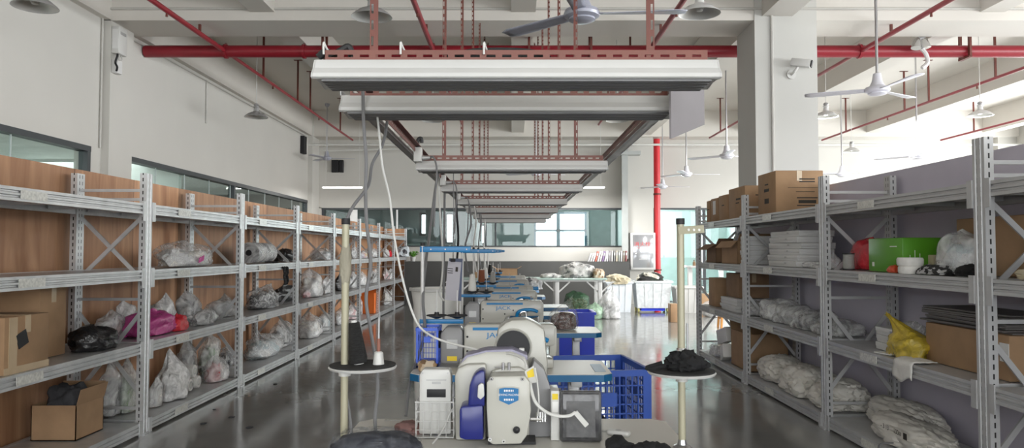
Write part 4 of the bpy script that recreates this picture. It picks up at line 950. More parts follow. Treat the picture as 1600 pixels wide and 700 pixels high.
for k in range(6):
    u = -bx + 2 * bx * k / 5
    for yy in (-by, by): wb_.cyl((u, yy, .003), (u, yy, bh), .0014, n=6)
for k in range(1, 4):
    v = -by + 2 * by * k / 4
    for xx in (-bx, bx): wb_.cyl((xx, v, .003), (xx, v, bh), .0014, n=6)
wb_.build('wire_frame', white_metal, wbk); MB().box((0, 0, .004), (bx * 2, by * 2, .004)).build('tray', white_pl, wbk, 0)
# odds on the table
heap('mauve_rag', 'mauve folded cloth lying left of the wire basket', (-.365, 2.66, TZ + .002), (.12, .10, .045), cloth_m, 'cloth', seed=14, fine=.2)
pk = thing('plastic_wrapped_roll', 'dark roll wrapped in shiny plastic at the front of the nearest table', 'roll', (-.425, 2.33, TZ + .002), R(6))
MB().blob((0, 0, 0), (.29, .17, .085), 21, 4, .08, .5, 0, .10).build('dark_roll', M('navy_cloth', (.018, .02, .03), .7), pk, 60)
MB().blob((0, 0, -.0), (.305, .19, .098), 22, 5, .08, .5, 0, .10).build('film', film('roll_film', (.32, .34, .38), .02, .20, .1, 22), pk, 60)
bc = MB()
for k in range(5): bc.blob((.33 + .037 * k + rng.uniform(-.01, .01), 2.38 + rng.uniform(-.02, .03), TZ + .002), (.075, .10, .04 + .02 * rng.random()), 70 + k, 3, .3, .5, 0, .2)
solo('black_trimmings', bc, cloth_k, 'black cloth trimmings in the front right corner of the nearest table', 'cloth', None, 60)
sw = thing('cord_switch', 'white inline cord switch with a round button, right of the screen panel', 'switch', (.375, 2.63, TZ + .001), R(-28))
MB().box((0, 0, .010), (.085, .03, .02), bev=.0095, seg=4).build('body', white_pl, sw)
MB().lathe([(.010, 0), (.011, .001), (.009, .0016), (.006, .001), (0, .0012)], (.0, 0, .0195), 20).build('button', lamp_grey, sw)
MB().tube([(-.04, 0, .010), (-.065, .006, .008), (-.09, .02, .006)], .0035, 8).build('cord_end', cord_w, sw)
solo('ruler_tape', MB().box((-.42, 2.87, TZ + .0015), (.14, .012, .002)), M('ruler_print', (.45, .45, .43), .5, 0, .5, 120, 0, 60, (4, 1, 1)), 'grey printed ruler strip stuck along the back edge of the nearest table', 'ruler')
solo('blue_tape', MB().box((.478, 4.15, TZ + .001), (.06, .26, .002)), M('pale_blue_tape', (.30, .42, .55), .4), 'pale blue tape stuck on the right end of the second table', 'tape')
# khaki poles
def khaki(label, x, y, tray_x, tray_z, tx):
    root = thing('thread_pole', label, 'thread stand', (x, y, TZ + .001), 0, 'khaki thread poles')
    MB().cyl((0, 0, .012), (0, 0, .742), .0122, n=16).build('pole', tanpole, root)
    MB().lathe([(0, 0), (.03, 0), (.03, .008), (.016, .014), (.0125, .03)], n=20).build('base_flange', steel, root)
    MB().cyl((0, 0, .738), (0, 0, .758), .0145, n=16).build('pole_cap', dark_m, root)
    z = tray_z - TZ
    tr = MB().lathe([(0, -.006), (.108, -.006), (.112, 0), (.108, .003), (0, .003)], (tray_x, 0, z), 36).build('tray', white_metal, root)
    MB().lathe([(0, .0035), (.108, .0035), (.108, .008), (0, .008)], (tray_x, 0, z), 36).build('tray_foam', foam, tr)
    MB().cyl((0, 0, z - .03), (0, 0, z - .006), .02, n=14).build('clamp', white_pl, root)
    MB().box((tray_x / 2, 0, z - .012), (abs(tray_x) + .02, .018, .012)).build('tray_arm', white_metal, root)
    MB().cyl((tx, 0, z + .004), (tx, 0, z + .16), .0035, n=8).build('spool_pin', steel, root)
    MB().lathe([(.019, .008), (.015, .045), (.010, .05), (0, .05)], (tx, 0, z), 16).build('spool_holder', white_pl, root)
    return root
kl = khaki('khaki thread pole at the left end of the nearest table', -.553, 2.46, .06, 1.018, .112)
kr = khaki('khaki thread pole at the right end of the nearest table', .560, 2.46, 0, 1.0, .02)
ar = MB().bar((-.012, -.016, .717), (.085, .03, .724), .006, .026).build('top_arm', tanpole, kr, 0)
for k in range(3): MB().cyl((.024 + .02 * k, .0045 + .0095 * k, .72), (.0272 + .02 * k, -.0035 + .0095 * k, .72), .0045, n=10).build('arm_hole', paper, ar)
for z in (.305, .32): MB().lathe([(.0125, 0), (.017, 0), (.017, .01), (.0125, .01)], (0, 0, z), 16).build('collar', chrome, kr)
MB().cyl((.112, 2.46 - 2.46, .335 - .05), (.112, 0, .36), .006, n=8).build('wood_pin', M('red_wood', (.25, .10, .07), .6), kl)
rg = MB().blob((0, 0, 0), (.040, .036, .15), 3, 4, .12, 2, 0, .12)
o = solo('cloth_tie', rg, M('khaki_rag', (.30, .28, .22), .9, 0, .1, 30, .4, 60, (1, 1, .3)), 'khaki rag tied around the upper left thread pole', 'cloth', None, 60, (-.553, 2.46, 1.28))
cone_yarn('thread_cone', 'black thread cone leaning on the tray of the left khaki pole', (-.505, 2.455, 1.028), .145, .030, .017, yarn_k, None, (0, R(-7), 0))
heap('black_fabric', 'black fabric bundle lying on the tray of the right khaki pole', (.575, 2.45, 1.0095), (.155, .13, .07), cloth_k, 'cloth', seed=5, rough=.5, fine=.25)
solo('black_strap', MB().tube([(.50, 2.42, 1.03), (.46, 2.42, 1.018), (.44, 2.43, 1.02), (.49, 2.43, 1.036)], .007, 8), cloth_k, 'black fabric strap sticking out left of the right tray', 'cloth')
# ================================================================== cables
def cable(pts, r, m, label, n=7, name='cable'):
    return solo(name, MB().tube([W(*p) for p in pts], r, n, 6), m, label, 'cable')
cable([(567, 140, 2.62), (568, 190, 2.6), (572, 250, 2.58), (571, 300, 2.56), (573, 350, 2.54), (579, 410, 2.54), (572, 465, 2.54), (578, 510, 2.54), (588, 570, 2.54), (590, 610, 2.54), (586, 650, 2.54), (587, 675, 2.50)], .0062, cord_g, 'dark grey cable hanging to the table left of the white basket')
cable([(605, 190, 2.8), (598, 225, 2.75), (582, 255, 2.7), (577, 285, 2.62), (569, 300, 2.56), (552, 322, 2.5), (541, 344, 2.46), (538, 352, 2.475)], .0058, cord_g, 'dark grey cable curving to the top of the left khaki pole')
cable([(546, 380, 2.50), (532, 430, 2.50), (540, 475, 2.50), (538, 545, 2.49), (536, 590, 2.485), (545, 640, 2.485), (550, 683, 2.45)], .0055, cord_g, 'grey cable running down along the left khaki pole')
cable([(588, 165, 2.7), (593, 215, 2.7), (598, 262, 2.7), (609, 310, 2.7), (616, 370, 2.7), (630, 440, 2.7), (645, 490, 2.72), (660, 515, 2.74), (690, 532, 2.78), (740, 545, 2.70), (775, 552, 2.64), (800, 553, 2.58), (818, 562, 2.52), (823, 575, 2.49)], .0042, cord_w, 'long white cable sagging over to the badge machine')
cable([(690, 250, 5.0), (681, 290, 5.0), (672, 360, 4.9), (664, 420, 4.5), (661, 470, 4.33), (664, 520, 4.32), (652, 560, 4.2), (640, 600, 4.0), (634, 650, 3.9)], .009, cord_g, 'dark cable hanging beside the white thread stand of the second table')
cable([(684, 265, 6.3), (688, 340, 6.2), (692, 400, 6.2), (690, 440, 6.2), (687, 460, 6.2), (694, 470, 6.2)], .008, cord_w, 'thin pale cable hanging behind the clipboard')
cable([(695, 285, 6.4), (694, 380, 6.4), (693, 450, 6.4), (693, 500, 6.4)], .010, cord_g, 'grey cable hanging straight down past the clipboard')
cable([(714, 285, 6.4), (713, 320, 6.4), (716, 372, 6.5), (713, 420, 6.5)], .010, dark_m, 'black plug cable hanging behind the blue arm of the second stand')
for k, (a, Y, b) in enumerate(((733, 7.9, 731), (741, 9.6, 744), (748, 11.3, 752), (755, 12.9, 760))):
    cable([(a, 318 + 4 * k, Y), (a + 3, 350, Y), (b - 4, 385, Y), (b, 425, Y)], .010, cord_w if k % 2 else cord_g, f'{"pale" if k % 2 else "grey"} cable dropping from the {["fifth", "sixth", "seventh", "last"][k]} light of the row')
cable([(836, 575, 2.49), (840, 600, 2.47), (842, 630, 2.46), (840, 650, 2.48)], .0026, cord_w, 'thin white wire on the right side of the badge machine')
cable([(828, 598, 2.49), (835, 625, 2.46), (848, 640, 2.45), (866, 649, 2.45), (888, 650, 2.46), (899, 644, 2.47)], .0055, cord_w, 'bent white lamp hose in front of the screen panel')
e0, e1 = W(899, 644, 2.47), W(917, 665, 2.47)
lh = thing('lamp_strip', 'small white strip lamp at the end of the hose, before the screen panel', 'lamp', e0)
MB().bar((0, 0, 0), e1 - e0, .010, .016).build('body', white_pl, lh, 0)
cable([(712, 630, 2.64), (704, 645, 2.60), (692, 672, 2.58), (676, 693, 2.5)], .003, cord_w, 'white wire crossing the table right of the wire basket')

heap('dark_cloth_pile', 'grey and dark cloth pile on the farthest sewing table', (.34, 12.55, TZ + .002), (.36, .34, .21), mix_grey, 'cloth', seed=41)
carton('blue_box', 'small blue box in front of the cloth pile on the farthest sewing table', .27, .44, 12.31, 12.37, TZ, .06, blue_arm, 0, None, 'x', None, 'box', False)
# ================================================================== overhead: lights, pipes, fans
fix_poly = [(-.055, .046), (-.045, .060), (.045, .060), (.055, .046), (.06, .032), (.080, .012), (.083, 0), (.076, -.004), (.02, .004), (-.02, .004), (-.076, -.004), (-.083, 0), (-.080, .012), (-.06, .032)]
LY = [2.24, 2.70, 4.71, 6.37, 8.14, 9.80, 11.5, 13.2]
LN = ['nearest', 'second', 'third', 'fourth', 'fifth', 'sixth', 'seventh', 'farthest']
L2 = .60
def fixture(i, Y):
    z = 1.902 if i == 1 else 1.913
    root = thing('hanging_light', f'{LN[i]} white reflector light hanging on red slotted angle above the sewing row', 'light fixture', ((.013, -.012)[i] if i < 2 else 0, Y, z), 0, 'reflector lights above the sewing row')
    MB().prism(fix_poly, -L2, L2, 'x').build('reflector', white_metal, root, 20)
    lv = MB()
    for k, yy in enumerate((-.056, -.019, .019, .056)): lv.box((0, yy, -.006), (L2 * 1.93, .027, .010), bev=.004)
    lv.build('louvre', louver, root, 20)
    for s in (-1, 1): MB().prism([(p[0] * .99, p[1] * .99) for p in fix_poly], s * (L2 + .001), s * (L2 + .005), 'x').build('end_cap', white_metal, root, 0)
    an = MB().box((0, -.015, .079), (1.16, .003, .036)).build('slotted_angle', red_angle_x, root, 0)
    MB().box((0, 0, .0615), (1.16, .03, .003)).build('angle_flange', darkred, root, 0)
    if i != 1:
        top = (HB if i == 5 else HC) - z - .001
        for s in (-1, 1):
            MB().box((s * .42 - .0125, -.013, (top + .075) / 2), (.025, .002, top - .075)).build('hanger_post', post_slot, root, 0)
    return root
post_slot = slots('red_slotted_post', (.13, .034, .022), 'X', 'Z', .025, .05, .14, .30, 0, 0, .45, .1, True, .12)
red_angle_x = slots('red_slotted_angle', (.145, .042, .027), 'X', 'Z', .048, .036, .29, .11, .1, .306, .4, .1, True, .12)
for i, Y in enumerate(LY): fixture(i, Y)
# cable bundles and zip ties on the nearest light
solo('cable_coil', MB().tube([(-.20, 2.27, 1.999), (-.12, 2.275, 2.021), (0, 2.28, 2.025), (.08, 2.275, 2.015), (.11, 2.27, 1.999), (0, 2.285, 2.008), (-.20, 2.27, 1.999)], .008, 8), rubber, 'black cable bundle lying on the nearest light', 'cable')
solo('cable_end', MB().tube([(-.60, 2.27, 1.999), (-.575, 2.27, 2.018), (-.56, 2.27, 2.003), (-.52, 2.265, 2.023), (-.505, 2.265, 2.029), (-.495, 2.27, 2.003)], .012, 8), rubber, 'black cable loops at the left end of the nearest light', 'cable')
for k, x in enumerate((-.337, -.085, -.57)): solo('zip_tie', MB().tube([(x, 2.218, 1.995), (x, 2.216, 2.03), (x + .004, 2.225, 2.021), (x + .01, 2.24, 2.008)], .0035, 6), white_pl, ['white zip tie on the nearest red angle, by the left hanger post', 'white zip tie on the nearest red angle, by the cable bundle', 'white zip tie at the left end of the nearest red angle'][k], 'zip tie')
# grey sheet hanging from the second light
a, b = Vector((.545, 2.55, 0)), Vector((.70, 2.70, 0))
gs = MB(); th = Vector((.006, -.003, 0))
q = [a + Vector((0, 0, 2.01)), b + Vector((0, 0, 2.01)), b + Vector((0, 0, W(1083, 195, 2.70).z)), a + Vector((0, 0, W(1045, 217, 2.55).z))]
gs.quad(q).quad([p + th for p in q][::-1])
for k in range(4): gs.quad([q[k], q[k] + th, q[(k + 1) % 4] + th, q[(k + 1) % 4]])
solo('grey_sheet', gs, M('grey_board', (.22, .205, .215), .6), 'dark grey board hanging down at the right end of the second light', 'board', None, 0)
# long rails tying the lights together
rail_slot = slots('red_slotted_rail', (.13, .034, .022), 'Y', 'Z', .05, .05, .28, .12, 0, 0, .45, .1, True, .12)
for x, lab, nm in ((-.60, 'red slotted steel rail along the left ends of the lights', 'slotted_rail'), (.615, 'red slotted steel rail along the right ends of the lights', 'slotted_rail')):
    r = thing(nm, lab, 'rail', (x, 2.62, 2.018)); 
    MB().box((0, 5.4, .018), (.003, 10.8, .036)).build('web', rail_slot, r, 0); MB().box((.015, 5.4, .0365), (.03, 10.8, .003)).build('flange', darkred, r, 0)
ct = thing('cable_tray', 'white perforated cable tray beside the right slotted rail', 'cable tray', (.665, 2.9, 2.015))
tray_m = slots('white_tray', (.66, .66, .65), 'Y', 'X', .04, .05, .25, .3, 0, 0, .4, .2, True)
MB().box((0, 5.2, 0), (.05, 10.4, .003)).build('tray_floor', tray_m, ct, 0)
for s in (-1, 1): MB().box((s * .026, 5.2, .01), (.003, 10.4, .022)).build('tray_side', white_metal, ct, 0)
ctl = thing('cable_duct', 'grey slotted wiring duct beside the left slotted rail', 'cable tray', (-.655, 2.9, 2.015))
MB().box((0, 5.2, 0), (.04, 10.4, .003)).build('tray_floor', slots('grey_tray', (.35, .33, .32), 'Y', 'X', .04, .05, .25, .3, 0, 0, .4, .2, True), ctl, 0)
for s in (-1, 1): MB().box((s * .021, 5.2, .01), (.003, 10.4, .022)).build('tray_side', greysteel, ctl, 0)
for i in (2, 3, 4, 5, 6, 7):
    Y = LY[i] - .12
    jb = thing('junction_box', f'white junction box with a black plug at the left end of the {LN[i]} light', 'junction box', (-.585, Y, 2.0), 0, 'junction boxes')
    MB().box((0, 0, 0), (.05, .06, .09), bev=.005).build('body', white_pl, jb)
    MB().tube([(0, 0, .045), (-.005, 0, .075), (.005, 0, .10), (.02, 0, .10), (.022, 0, .075)], .012, 8).build('plug', rubber, jb)
    MB().cyl((.025, 0, -.02), (.075, 0, -.018), .016, .011, 12).build('cable_gland', lamp_grey, jb)
    MB().tube([(.07, 0, -.018), (.10, -.02, -.02), (.12, -.03, -.10), (.11, -.02, -.25), (.10, 0, -.45)], .006, 6).build('lead', cord_g, jb)
# ---------------------------------------------------------------- red fire pipes
mp = thing('fire_main_pipe', 'thick red fire main crossing the whole room under the ceiling beam', 'pipe', (0, 10.76, 4.33))
MB().cyl((-5.38, 0, 0), (13.4, 0, 0), .088, n=24).build('pipe', pipe_red, mp)
for x in (-4.2, -3.05, -1.15, 2.0, 5.1, 8.17): MB().tube([(x, 0, .088 + .03), (x, .0, .12)], .02, 8, 1).lathe([(.09, -.02), (.105, -.02), (.105, .02), (.09, .02)], (x, 0, 0), 24, Matrix.Rotation(R(90), 3, 'Y')).build('pipe_clamp', pipe_red, mp)
for x in (-2.75, .25, 1.15, 6.65):
    MB().bar((x, -.115, -.10), (x, -.115, .6), .03, .05).bar((x, .115, -.10), (x, .115, .6), .03, .05).bar((x, -.13, -.10), (x, .13, -.10), .05, .03).build('hanger_bracket', darkred, mp, 0)
for k, (x, y1) in enumerate(((-4.2, 19.4), (-1.15, 17.0), (2.0, 17.0), (5.1, 19.0), (8.17, 19.4), (11.3, 19.4))):
    w_ = ['leftmost', 'second from left', 'third from left', 'third from right', 'second from right', 'rightmost'][k]
    p = thing('sprinkler_pipe', f'thin red sprinkler pipe running towards the back wall, {w_}', 'pipe', (x, 0, 4.325), 0, 'thin red sprinkler pipes')
    MB().cyl((0, 1.5, 0), (0, 10.66, 0), .034, .034, 14).build('near_pipe', pipe_red, p)
    MB().cyl((0, 10.86, 0), (0, y1, 0), .026, .024, 14).build('far_pipe', pipe_red, p)
    for y, top in ((7.6, HC), (9.85, HB), (12.4, HC), (14.4, HC), (15.3, HC), (18.0, HC)):
        if y > y1: continue
        MB().bar((0, y, 0), (0, y, top - 4.326), .03, .03).build('hanger_rod', darkred, p, 0)
        if top == HC: MB().box((0, y, HC - 4.33), (.16, .05, .008)).build('ceiling_plate', darkred, p, 0)
    for y in (8.9, 12.9, 16.0):
        if y < y1: MB().cyl((0, y, -.02), (0, y, -.075), .012, .016, 10).build('sprinkler_head', darkred, p)
rp = thing('fire_riser', 'bright red vertical fire riser beside the back column', 'pipe', (3.90, 19.85, 0))
MB().cyl((0, 0, .52), (0, 0, 4.42), .085, n=22).build('pipe', M('riser_red', (.62, .02, .03), .35), rp)
for z in (2.93, .9): MB().lathe([(.086, -.02), (.11, -.02), (.11, .02), (.086, .02)], (0, 0, z), 22).build('clamp', darkred, rp)
MB().tube([(0, 0, .55), (0, -.03, .42), (-.02, -.10, .30), (-.02, -.12, .0)], .085, 16).build('elbow', bpy.data.materials['riser_red'], rp)
# ---------------------------------------------------------------- ceiling fans
def fan(label, x, y, h, angs, m, top=HC):
    root = thing('ceiling_fan', label, 'ceiling fan', (x, y, h), 0, 'ceiling fans')
    MB().cyl((0, 0, .08), (0, 0, top - h - .06), .014, n=12).build('rod', steel, root)
    MB().lathe([(0, top - h - .001), (.06, top - h - .001), (.055, top - h - .05), (.03, top - h - .09), (0, top - h - .09)], n=20).build('ceiling_cup', m, root)
    MB().lathe([(.016, .19), (.04, .18), (.052, .10), (.075, .05), (.115, .035), (.125, .01), (.12, -.008), (.09, -.022), (0, -.024)], n=32).build('motor', m, root)
    MB().lathe([(.09, -.021), (.092, -.034), (.07, -.045), (.03, -.052), (0, -.053)], n=28).build('bottom_cover', m, root)
    for a in angs:
        b = MB(); ca, sa = math.cos(R(a)), math.sin(R(a)); n = 9; rows = []
        for i in range(n + 1):
            t = i / n; r = .11 + .60 * t; w_ = (.045 + .03 * t) if i < n else .045; tw = R(13 - 7 * t)
            rows.append([Vector((ca * r - sa * u * math.cos(tw), sa * r + ca * u * math.cos(tw), .012 + u * math.sin(tw) + .004 * (1 - (u / w_) ** 2))) for u in (-w_, -w_ * .4, w_ * .4, w_)])
        for p_, q_ in zip(rows, rows[1:]):
            for k in range(3): b.quad([p_[k], p_[k + 1], q_[k + 1], q_[k]])
        bmesh.ops.remove_doubles(b.bm, verts=b.bm.verts, dist=1e-5)
        o = b.build('blade', m, root, 60); md = o.modifiers.new('thick', 'SOLIDIFY'); md.thickness = .006
    return root
fan('grey-blue ceiling fan above the nearest light', .48, 5.03, 3.02, (137.5, -4.3, 257), fan_m)
fan('pale ceiling fan just right of the big column', 3.83, 7.7, 3.08, (35, 155, 275), fan_w)
FANS = [(3.67, 12.6, 'pale ceiling fan close left of the big column', 20), (6.93, 12.6, 'pale ceiling fan behind the tall right upright', 15), (3.69, 15.6, 'pale ceiling fan left of the big column, right of the red riser', 5),
        (6.98, 15.6, 'pale ceiling fan over the lilac partition, nearest the column', 65), (3.80, 18.6, 'small far ceiling fan right in front of the red riser', 10), (.50, 15.4, 'ceiling fan seen between the third and fourth lights', 30), (-4.7, 18.7, 'far ceiling fan in the back left corner', 10)]
for x, y, lab, a in FANS: fan(lab, x, y, 3.02 if x > -4 else 3.75, (a, a + 120, a + 240), fan_w if x > -4 else fan_m)
# ---------------------------------------------------------------- pendant lamps
lit_bulb = emit('lit_bulb', (1, .99, .96), 12)
def lamp(label, x, y, h, m=lamp_grey, top=HC, lit=0):
    root = thing('pendant_lamp', label, 'lamp', (x, y, h), 0, 'dome pendant lamps')
    MB().lathe([(.20, 0), (.19, .015), (.13, .065), (.06, .095), (.045, .105), (.04, .16), (.05, .17), (.05, .185), (0, .19)], n=32).build('shade', m, root)
    MB().lathe([(.196, .004), (.185, .016), (.125, .06), (.05, .088), (0, .09)], n=32).build('shade_lining', M('lining', (.55, .55, .53), .3, .3) if 'lining' not in bpy.data.materials else bpy.data.materials['lining'], root)
    MB().lathe([(0, .19), (.03, .192), (.045, .215), (.03, .24), (0, .245)], n=16).build('hook', lamp_grey, root)
    MB().cyl((0, 0, .24), (0, 0, top - h - .001), .006, n=8).build('cord', cord_w, root)
    MB().lathe([(0, .02), (.03, .03), (.04, .055), (.02, .085), (0, .088)], n=16).build('bulb', lit_bulb if lit else white_pl, root)
    if lit:
        g = area('lamp_glow', (x, y, h + .012), (0, 0, 0), .16, .16, lit, (1, .99, .96)); g.data.shape = 'DISK'
LAMPS = [(-1.38, 7.2, 'grey dome lamp above the left part of the nearest light', lamp_grey), (1.82, 7.1, 'grey dome lamp at the tip of the nearest fan blade', white_metal), (-4.40, 12.65, 'dome lamp hanging in front of the left wall', lamp_grey), (-1.40, 13.0, 'dome lamp seen just left between second and third lights', lamp_grey), (1.86, 13.0, 'dome lamp seen just right between second and third lights', white_metal),
         (5.38, 12.6, 'white dome lamp at the right edge of the big column', white_metal), (7.96, 12.5, 'white dome lamp below the second sprinkler pipe from the right', white_metal), (7.93, 17.2, 'far white dome lamp right of the column', white_metal), (-4.5, 6.9, 'dome lamp at the top edge above the wall box', lamp_grey)]
for x, y, lab, m in LAMPS: lamp(lab, x, y, 3.70 if y < 16 else 3.72, m, HC, {5.38: 270, 7.96: 120, 7.93: 90}.get(x, 0))
# ---------------------------------------------------------------- linear lights at the back
tube_m = emit('lit_tube', (1, .99, .95), 5)
for x, y, L, lab in ((-4.25, 18.5, 1.0, 'lit white tube light hanging before the back wall on the left'), (1.72, 18.3, 1.15, 'lit white tube light hanging before the back wall on the right')):
    z = W(560, 293, y).z
    r = thing('tube_light', lab, 'light fixture', (x, y, z), 0, 'lit tube lights')
    MB().box((0, 0, 0), (L, .05, .03), bev=.008).build('lit_diffuser', tube_m, r); area('tube_glow', (x, y, z - .03), (0, 0, 0), L, .06, 30 if x < 0 else 110, (1, .99, .96)); MB().box((0, 0, .022), (L + .04, .06, .018)).build('housing', white_metal, r, 0)
    for s in (-1, 1): MB().cyl((s * L * .42, 0, .03), (s * L * .42, 0, HC - z - .001), .005, n=6).build('suspension_wire', cord_w, r)
# ================================================================== far end and walls
lt = thing('long_table', 'long glass-green topped table with white legs before the back counter', 'table', (.35, 16.4, 0))
MB().box((0, 0, .80), (3.4, 1.0, .03), bev=.008).build('tabletop', M('green_tint_top', (.42, .55, .50), .2), lt)
MB().box((0, 0, .765), (3.2, .85, .04)).build('apron', white_metal, lt, 0)
for x in (-1.5, .62, 1.55):
    for y in (-.38, .38):
        MB().box((x, y, .37), (.09, .09, .74), bev=.006).build('leg', white_metal, lt)
    MB().bar((x + .02, -.38, .50), (x + .28, -.38, .74), .03, .03).bar((x - .02, -.38, .50), (x - .28, -.38, .74), .03, .03).build('knee_brace', white_metal, lt, 0)
heap('fabric_heap', 'big heap of grey and white fabric on the long back table', (1.44, 16.45, .816), (.80, .6, .36), fabric_heap, 'cloth', seed=4, rough=.35)
heap('fabric_tail', 'flat grey fabric trailing left from the big heap on the long table', (.86, 16.4, .816), (.5, .4, .10), fabric_heap, 'cloth', seed=6, rough=.4)
heap('brown_scrap_heap', 'small heap of brown scraps right of the grey fabric heap', (1.90, 16.25, .816), (.26, .3, .21), mix_brown, 'scraps', seed=8)
sack_g = bag('green_sack', 'dark green sack open at brown scraps under the long table', (1.40, 16.25, .001), (.62, .5, .52), film('dark_green_film', (.06, .16, .08), .5, .85), mix_brown, 'sack', None, 9, .1)
bag('light_green_bag', 'light green plastic bag on the floor before the clear bag', (1.68, 15.4, .001), (.42, .4, .30), film_g, mix_white, 'bag', None, 13, .3)
bag('clear_bag', 'large clear plastic bag leaning against the white bin, right of the green bag', (2.02, 15.5, .001), (.5, .42, .50), clear, mix_grey, 'bag', None, 17, .6)
def tubbin(name, label, x, y, w0, w1, d0, d1, h, m, wheels=False, rim=True):
    root = thing(name, label, 'bin', (x, y, .001))
    z0 = .10 if wheels else 0; t = .02
    b = MB()
    def ring(w, d, z): return [Vector((-w / 2, -d / 2, z)), Vector((w / 2, -d / 2, z)), Vector((w / 2, d / 2, z)), Vector((-w / 2, d / 2, z))]
    lv = [ring(w0, d0, z0), ring(w1, d1, h), ring(w1 - 2 * t, d1 - 2 * t, h), ring(w0 - 2 * t, d0 - 2 * t, z0 + t)]
    for p, q in zip(lv, lv[1:]):
        for k in range(4): b.quad([p[k], p[(k + 1) % 4], q[(k + 1) % 4], q[k]])
    b.quad(lv[0][::-1]); b.quad(lv[3])
    bmesh.ops.remove_doubles(b.bm, verts=b.bm.verts, dist=1e-5); b.build('body', m, root, 0)
    if rim:
        for s in (-1, 1):
            MB().box((0, s * (d1 / 2 + .012), h - .02), (w1 + .06, .03, .045), bev=.006).build('rim', m, root); MB().box((s * (w1 / 2 + .012), 0, h - .02), (.03, d1, .045), bev=.006).build('rim', m, root)
    for k in range(1, 4):
        u = -w0 / 2 + w0 * k / 4; MB().bar((u, -d0 / 2 - .004, z0 + .03), (u * w1 / w0, -d1 / 2 - .004, h - .05), .02, .012).build('rib', m, root, 0)
    if wheels:
        MB().box((0, 0, .075), (w0 * .75, d0 * .8, .08)).build('blue_base', blue_bin, root, 0)
        for sx in (-1, 1):
            for sy in (-1, 1): MB().cyl((sx * w0 * .46 - .02, sy * d0 * .36, .05), (sx * w0 * .46 + .02, sy * d0 * .36, .05), .05, n=16).build('castor', M('yellow_castor', (.6, .55, .2), .5) if 'yellow_castor' not in bpy.data.materials else bpy.data.materials['yellow_castor'], root)
    return root
bin_w = M('pale_bin_plastic', (.78, .83, .88), .4)
tubbin('white_bin', 'tall white plastic bin with cream gloves on top', 2.46, 17.2, .50, .58, .45, .55, .70, bin_w)
heap('cream_gloves', 'cream cloth gloves piled over the rim of the tall white bin', (2.46, 17.1, .64), (.62, .55, .24), cloth_c, 'gloves', seed=15, fine=.2)
tubbin('white_tub', 'wide translucent white tub on castors with a blue base', 3.23, 17.2, .72, .82, .5, .62, .72, film('tub_plastic', (.88, .92, .94), .72, .9, .3, 5), True)
heap('dark_cloths', 'black and white cloths piled on the wide castor tub', (3.2, 17.2, .66), (.66, .45, .26), patch('black_white_cloth', [(.02, .02, .02), (.04, .05, .04), (.03, .03, .03), (.6, .58, .5), (.02, .02, .02)], 7), 'cloth', seed=17)
heap('white_goods', 'white wrapped goods seen inside the wide castor tub', (3.23, 17.2, .13), (.56, .36, .35), mix_pale, 'goods', seed=19)
# folders on the counter
FO = ['outermost one', 'second', 'third', 'fourth', 'fifth', 'sixth', 'seventh', 'eighth', 'ninth', 'tenth', 'eleventh', 'twelfth', 'thirteenth', 'fourteenth', 'fifteenth', 'sixteenth', 'last']
for k in range(17):
    x = 2.0 + k * .062; lean = R(20 - k * 1.2) if k < 8 else R(2)
    col = [(.5, .5, .5), (.62, .6, .58), (.7, .7, .7), (.55, .16, .12), (.6, .6, .6), (.66, .64, .62), (.25, .17, .32), (.6, .58, .62), (.7, .7, .72), (.3, .28, .3), (.5, .5, .48), (.2, .2, .2), (.55, .5, .4), (.3, .32, .3), (.5, .5, .5), (.3, .25, .2), (.25, .1, .1)][k]
    h = .235 if k < 3 else .28
    nm = ['grey', 'pale', 'white', 'orange-red', 'light grey', 'pale', 'purple', 'lilac-grey', 'white', 'dark', 'grey', 'black', 'tan', 'green-grey', 'grey', 'brown', 'dark red'][k]
    r = thing('file_folder', f'{nm} file folder, {FO[k]} from the left end of the back counter row', 'folder', (x, 19.66, 1.131), 0, 'file folders on the counter'); r.rotation_euler.y = lean
    MB().box((.02, 0, h / 2), (.04, .24, h), bev=.004).build('cover', M('folder_%d' % k, col, .5), r); MB().box((.02, -.1205, h * .7), (.026, .002, h * .25)).build('spine_label', paper, r, 0)
# fire cabinet
fc = thing('fire_hydrant_cabinet', 'white framed fire hydrant cabinet with red lettering on the back column', 'cabinet', (3.47, 19.672, .92))
MB().box((0, 0, .48), (.66, .14, .98), bev=.01).build('body', white_metal, fc)
dr = MB().box((0, -.071, .48), (.54, .012, .86), bev=.004).build('door', M('grey_mirror_door', (.42, .43, .45), .12, .5, .06, 3), fc)
MB().box((-.20, -.082, .42), (.04, .02, .05), bev=.005).build('handle', chrome, dr)
red_ink = M('red_lettering', (.60, .03, .04), .5)
text('lettering', '\u6d88\u706b\u6813', .13, (-.02, -.079, .66), (R(90), 0, 0), red_ink, dr, 1.15)
text('lettering', 'FIRE HYDRANT', .042, (-.02, -.079, .565), (R(90), 0, 0), red_ink, dr, 1)
MB().box((0, -.078, .27), (.22, .002, .02)).build('small_print', lamp_grey, dr, 0)
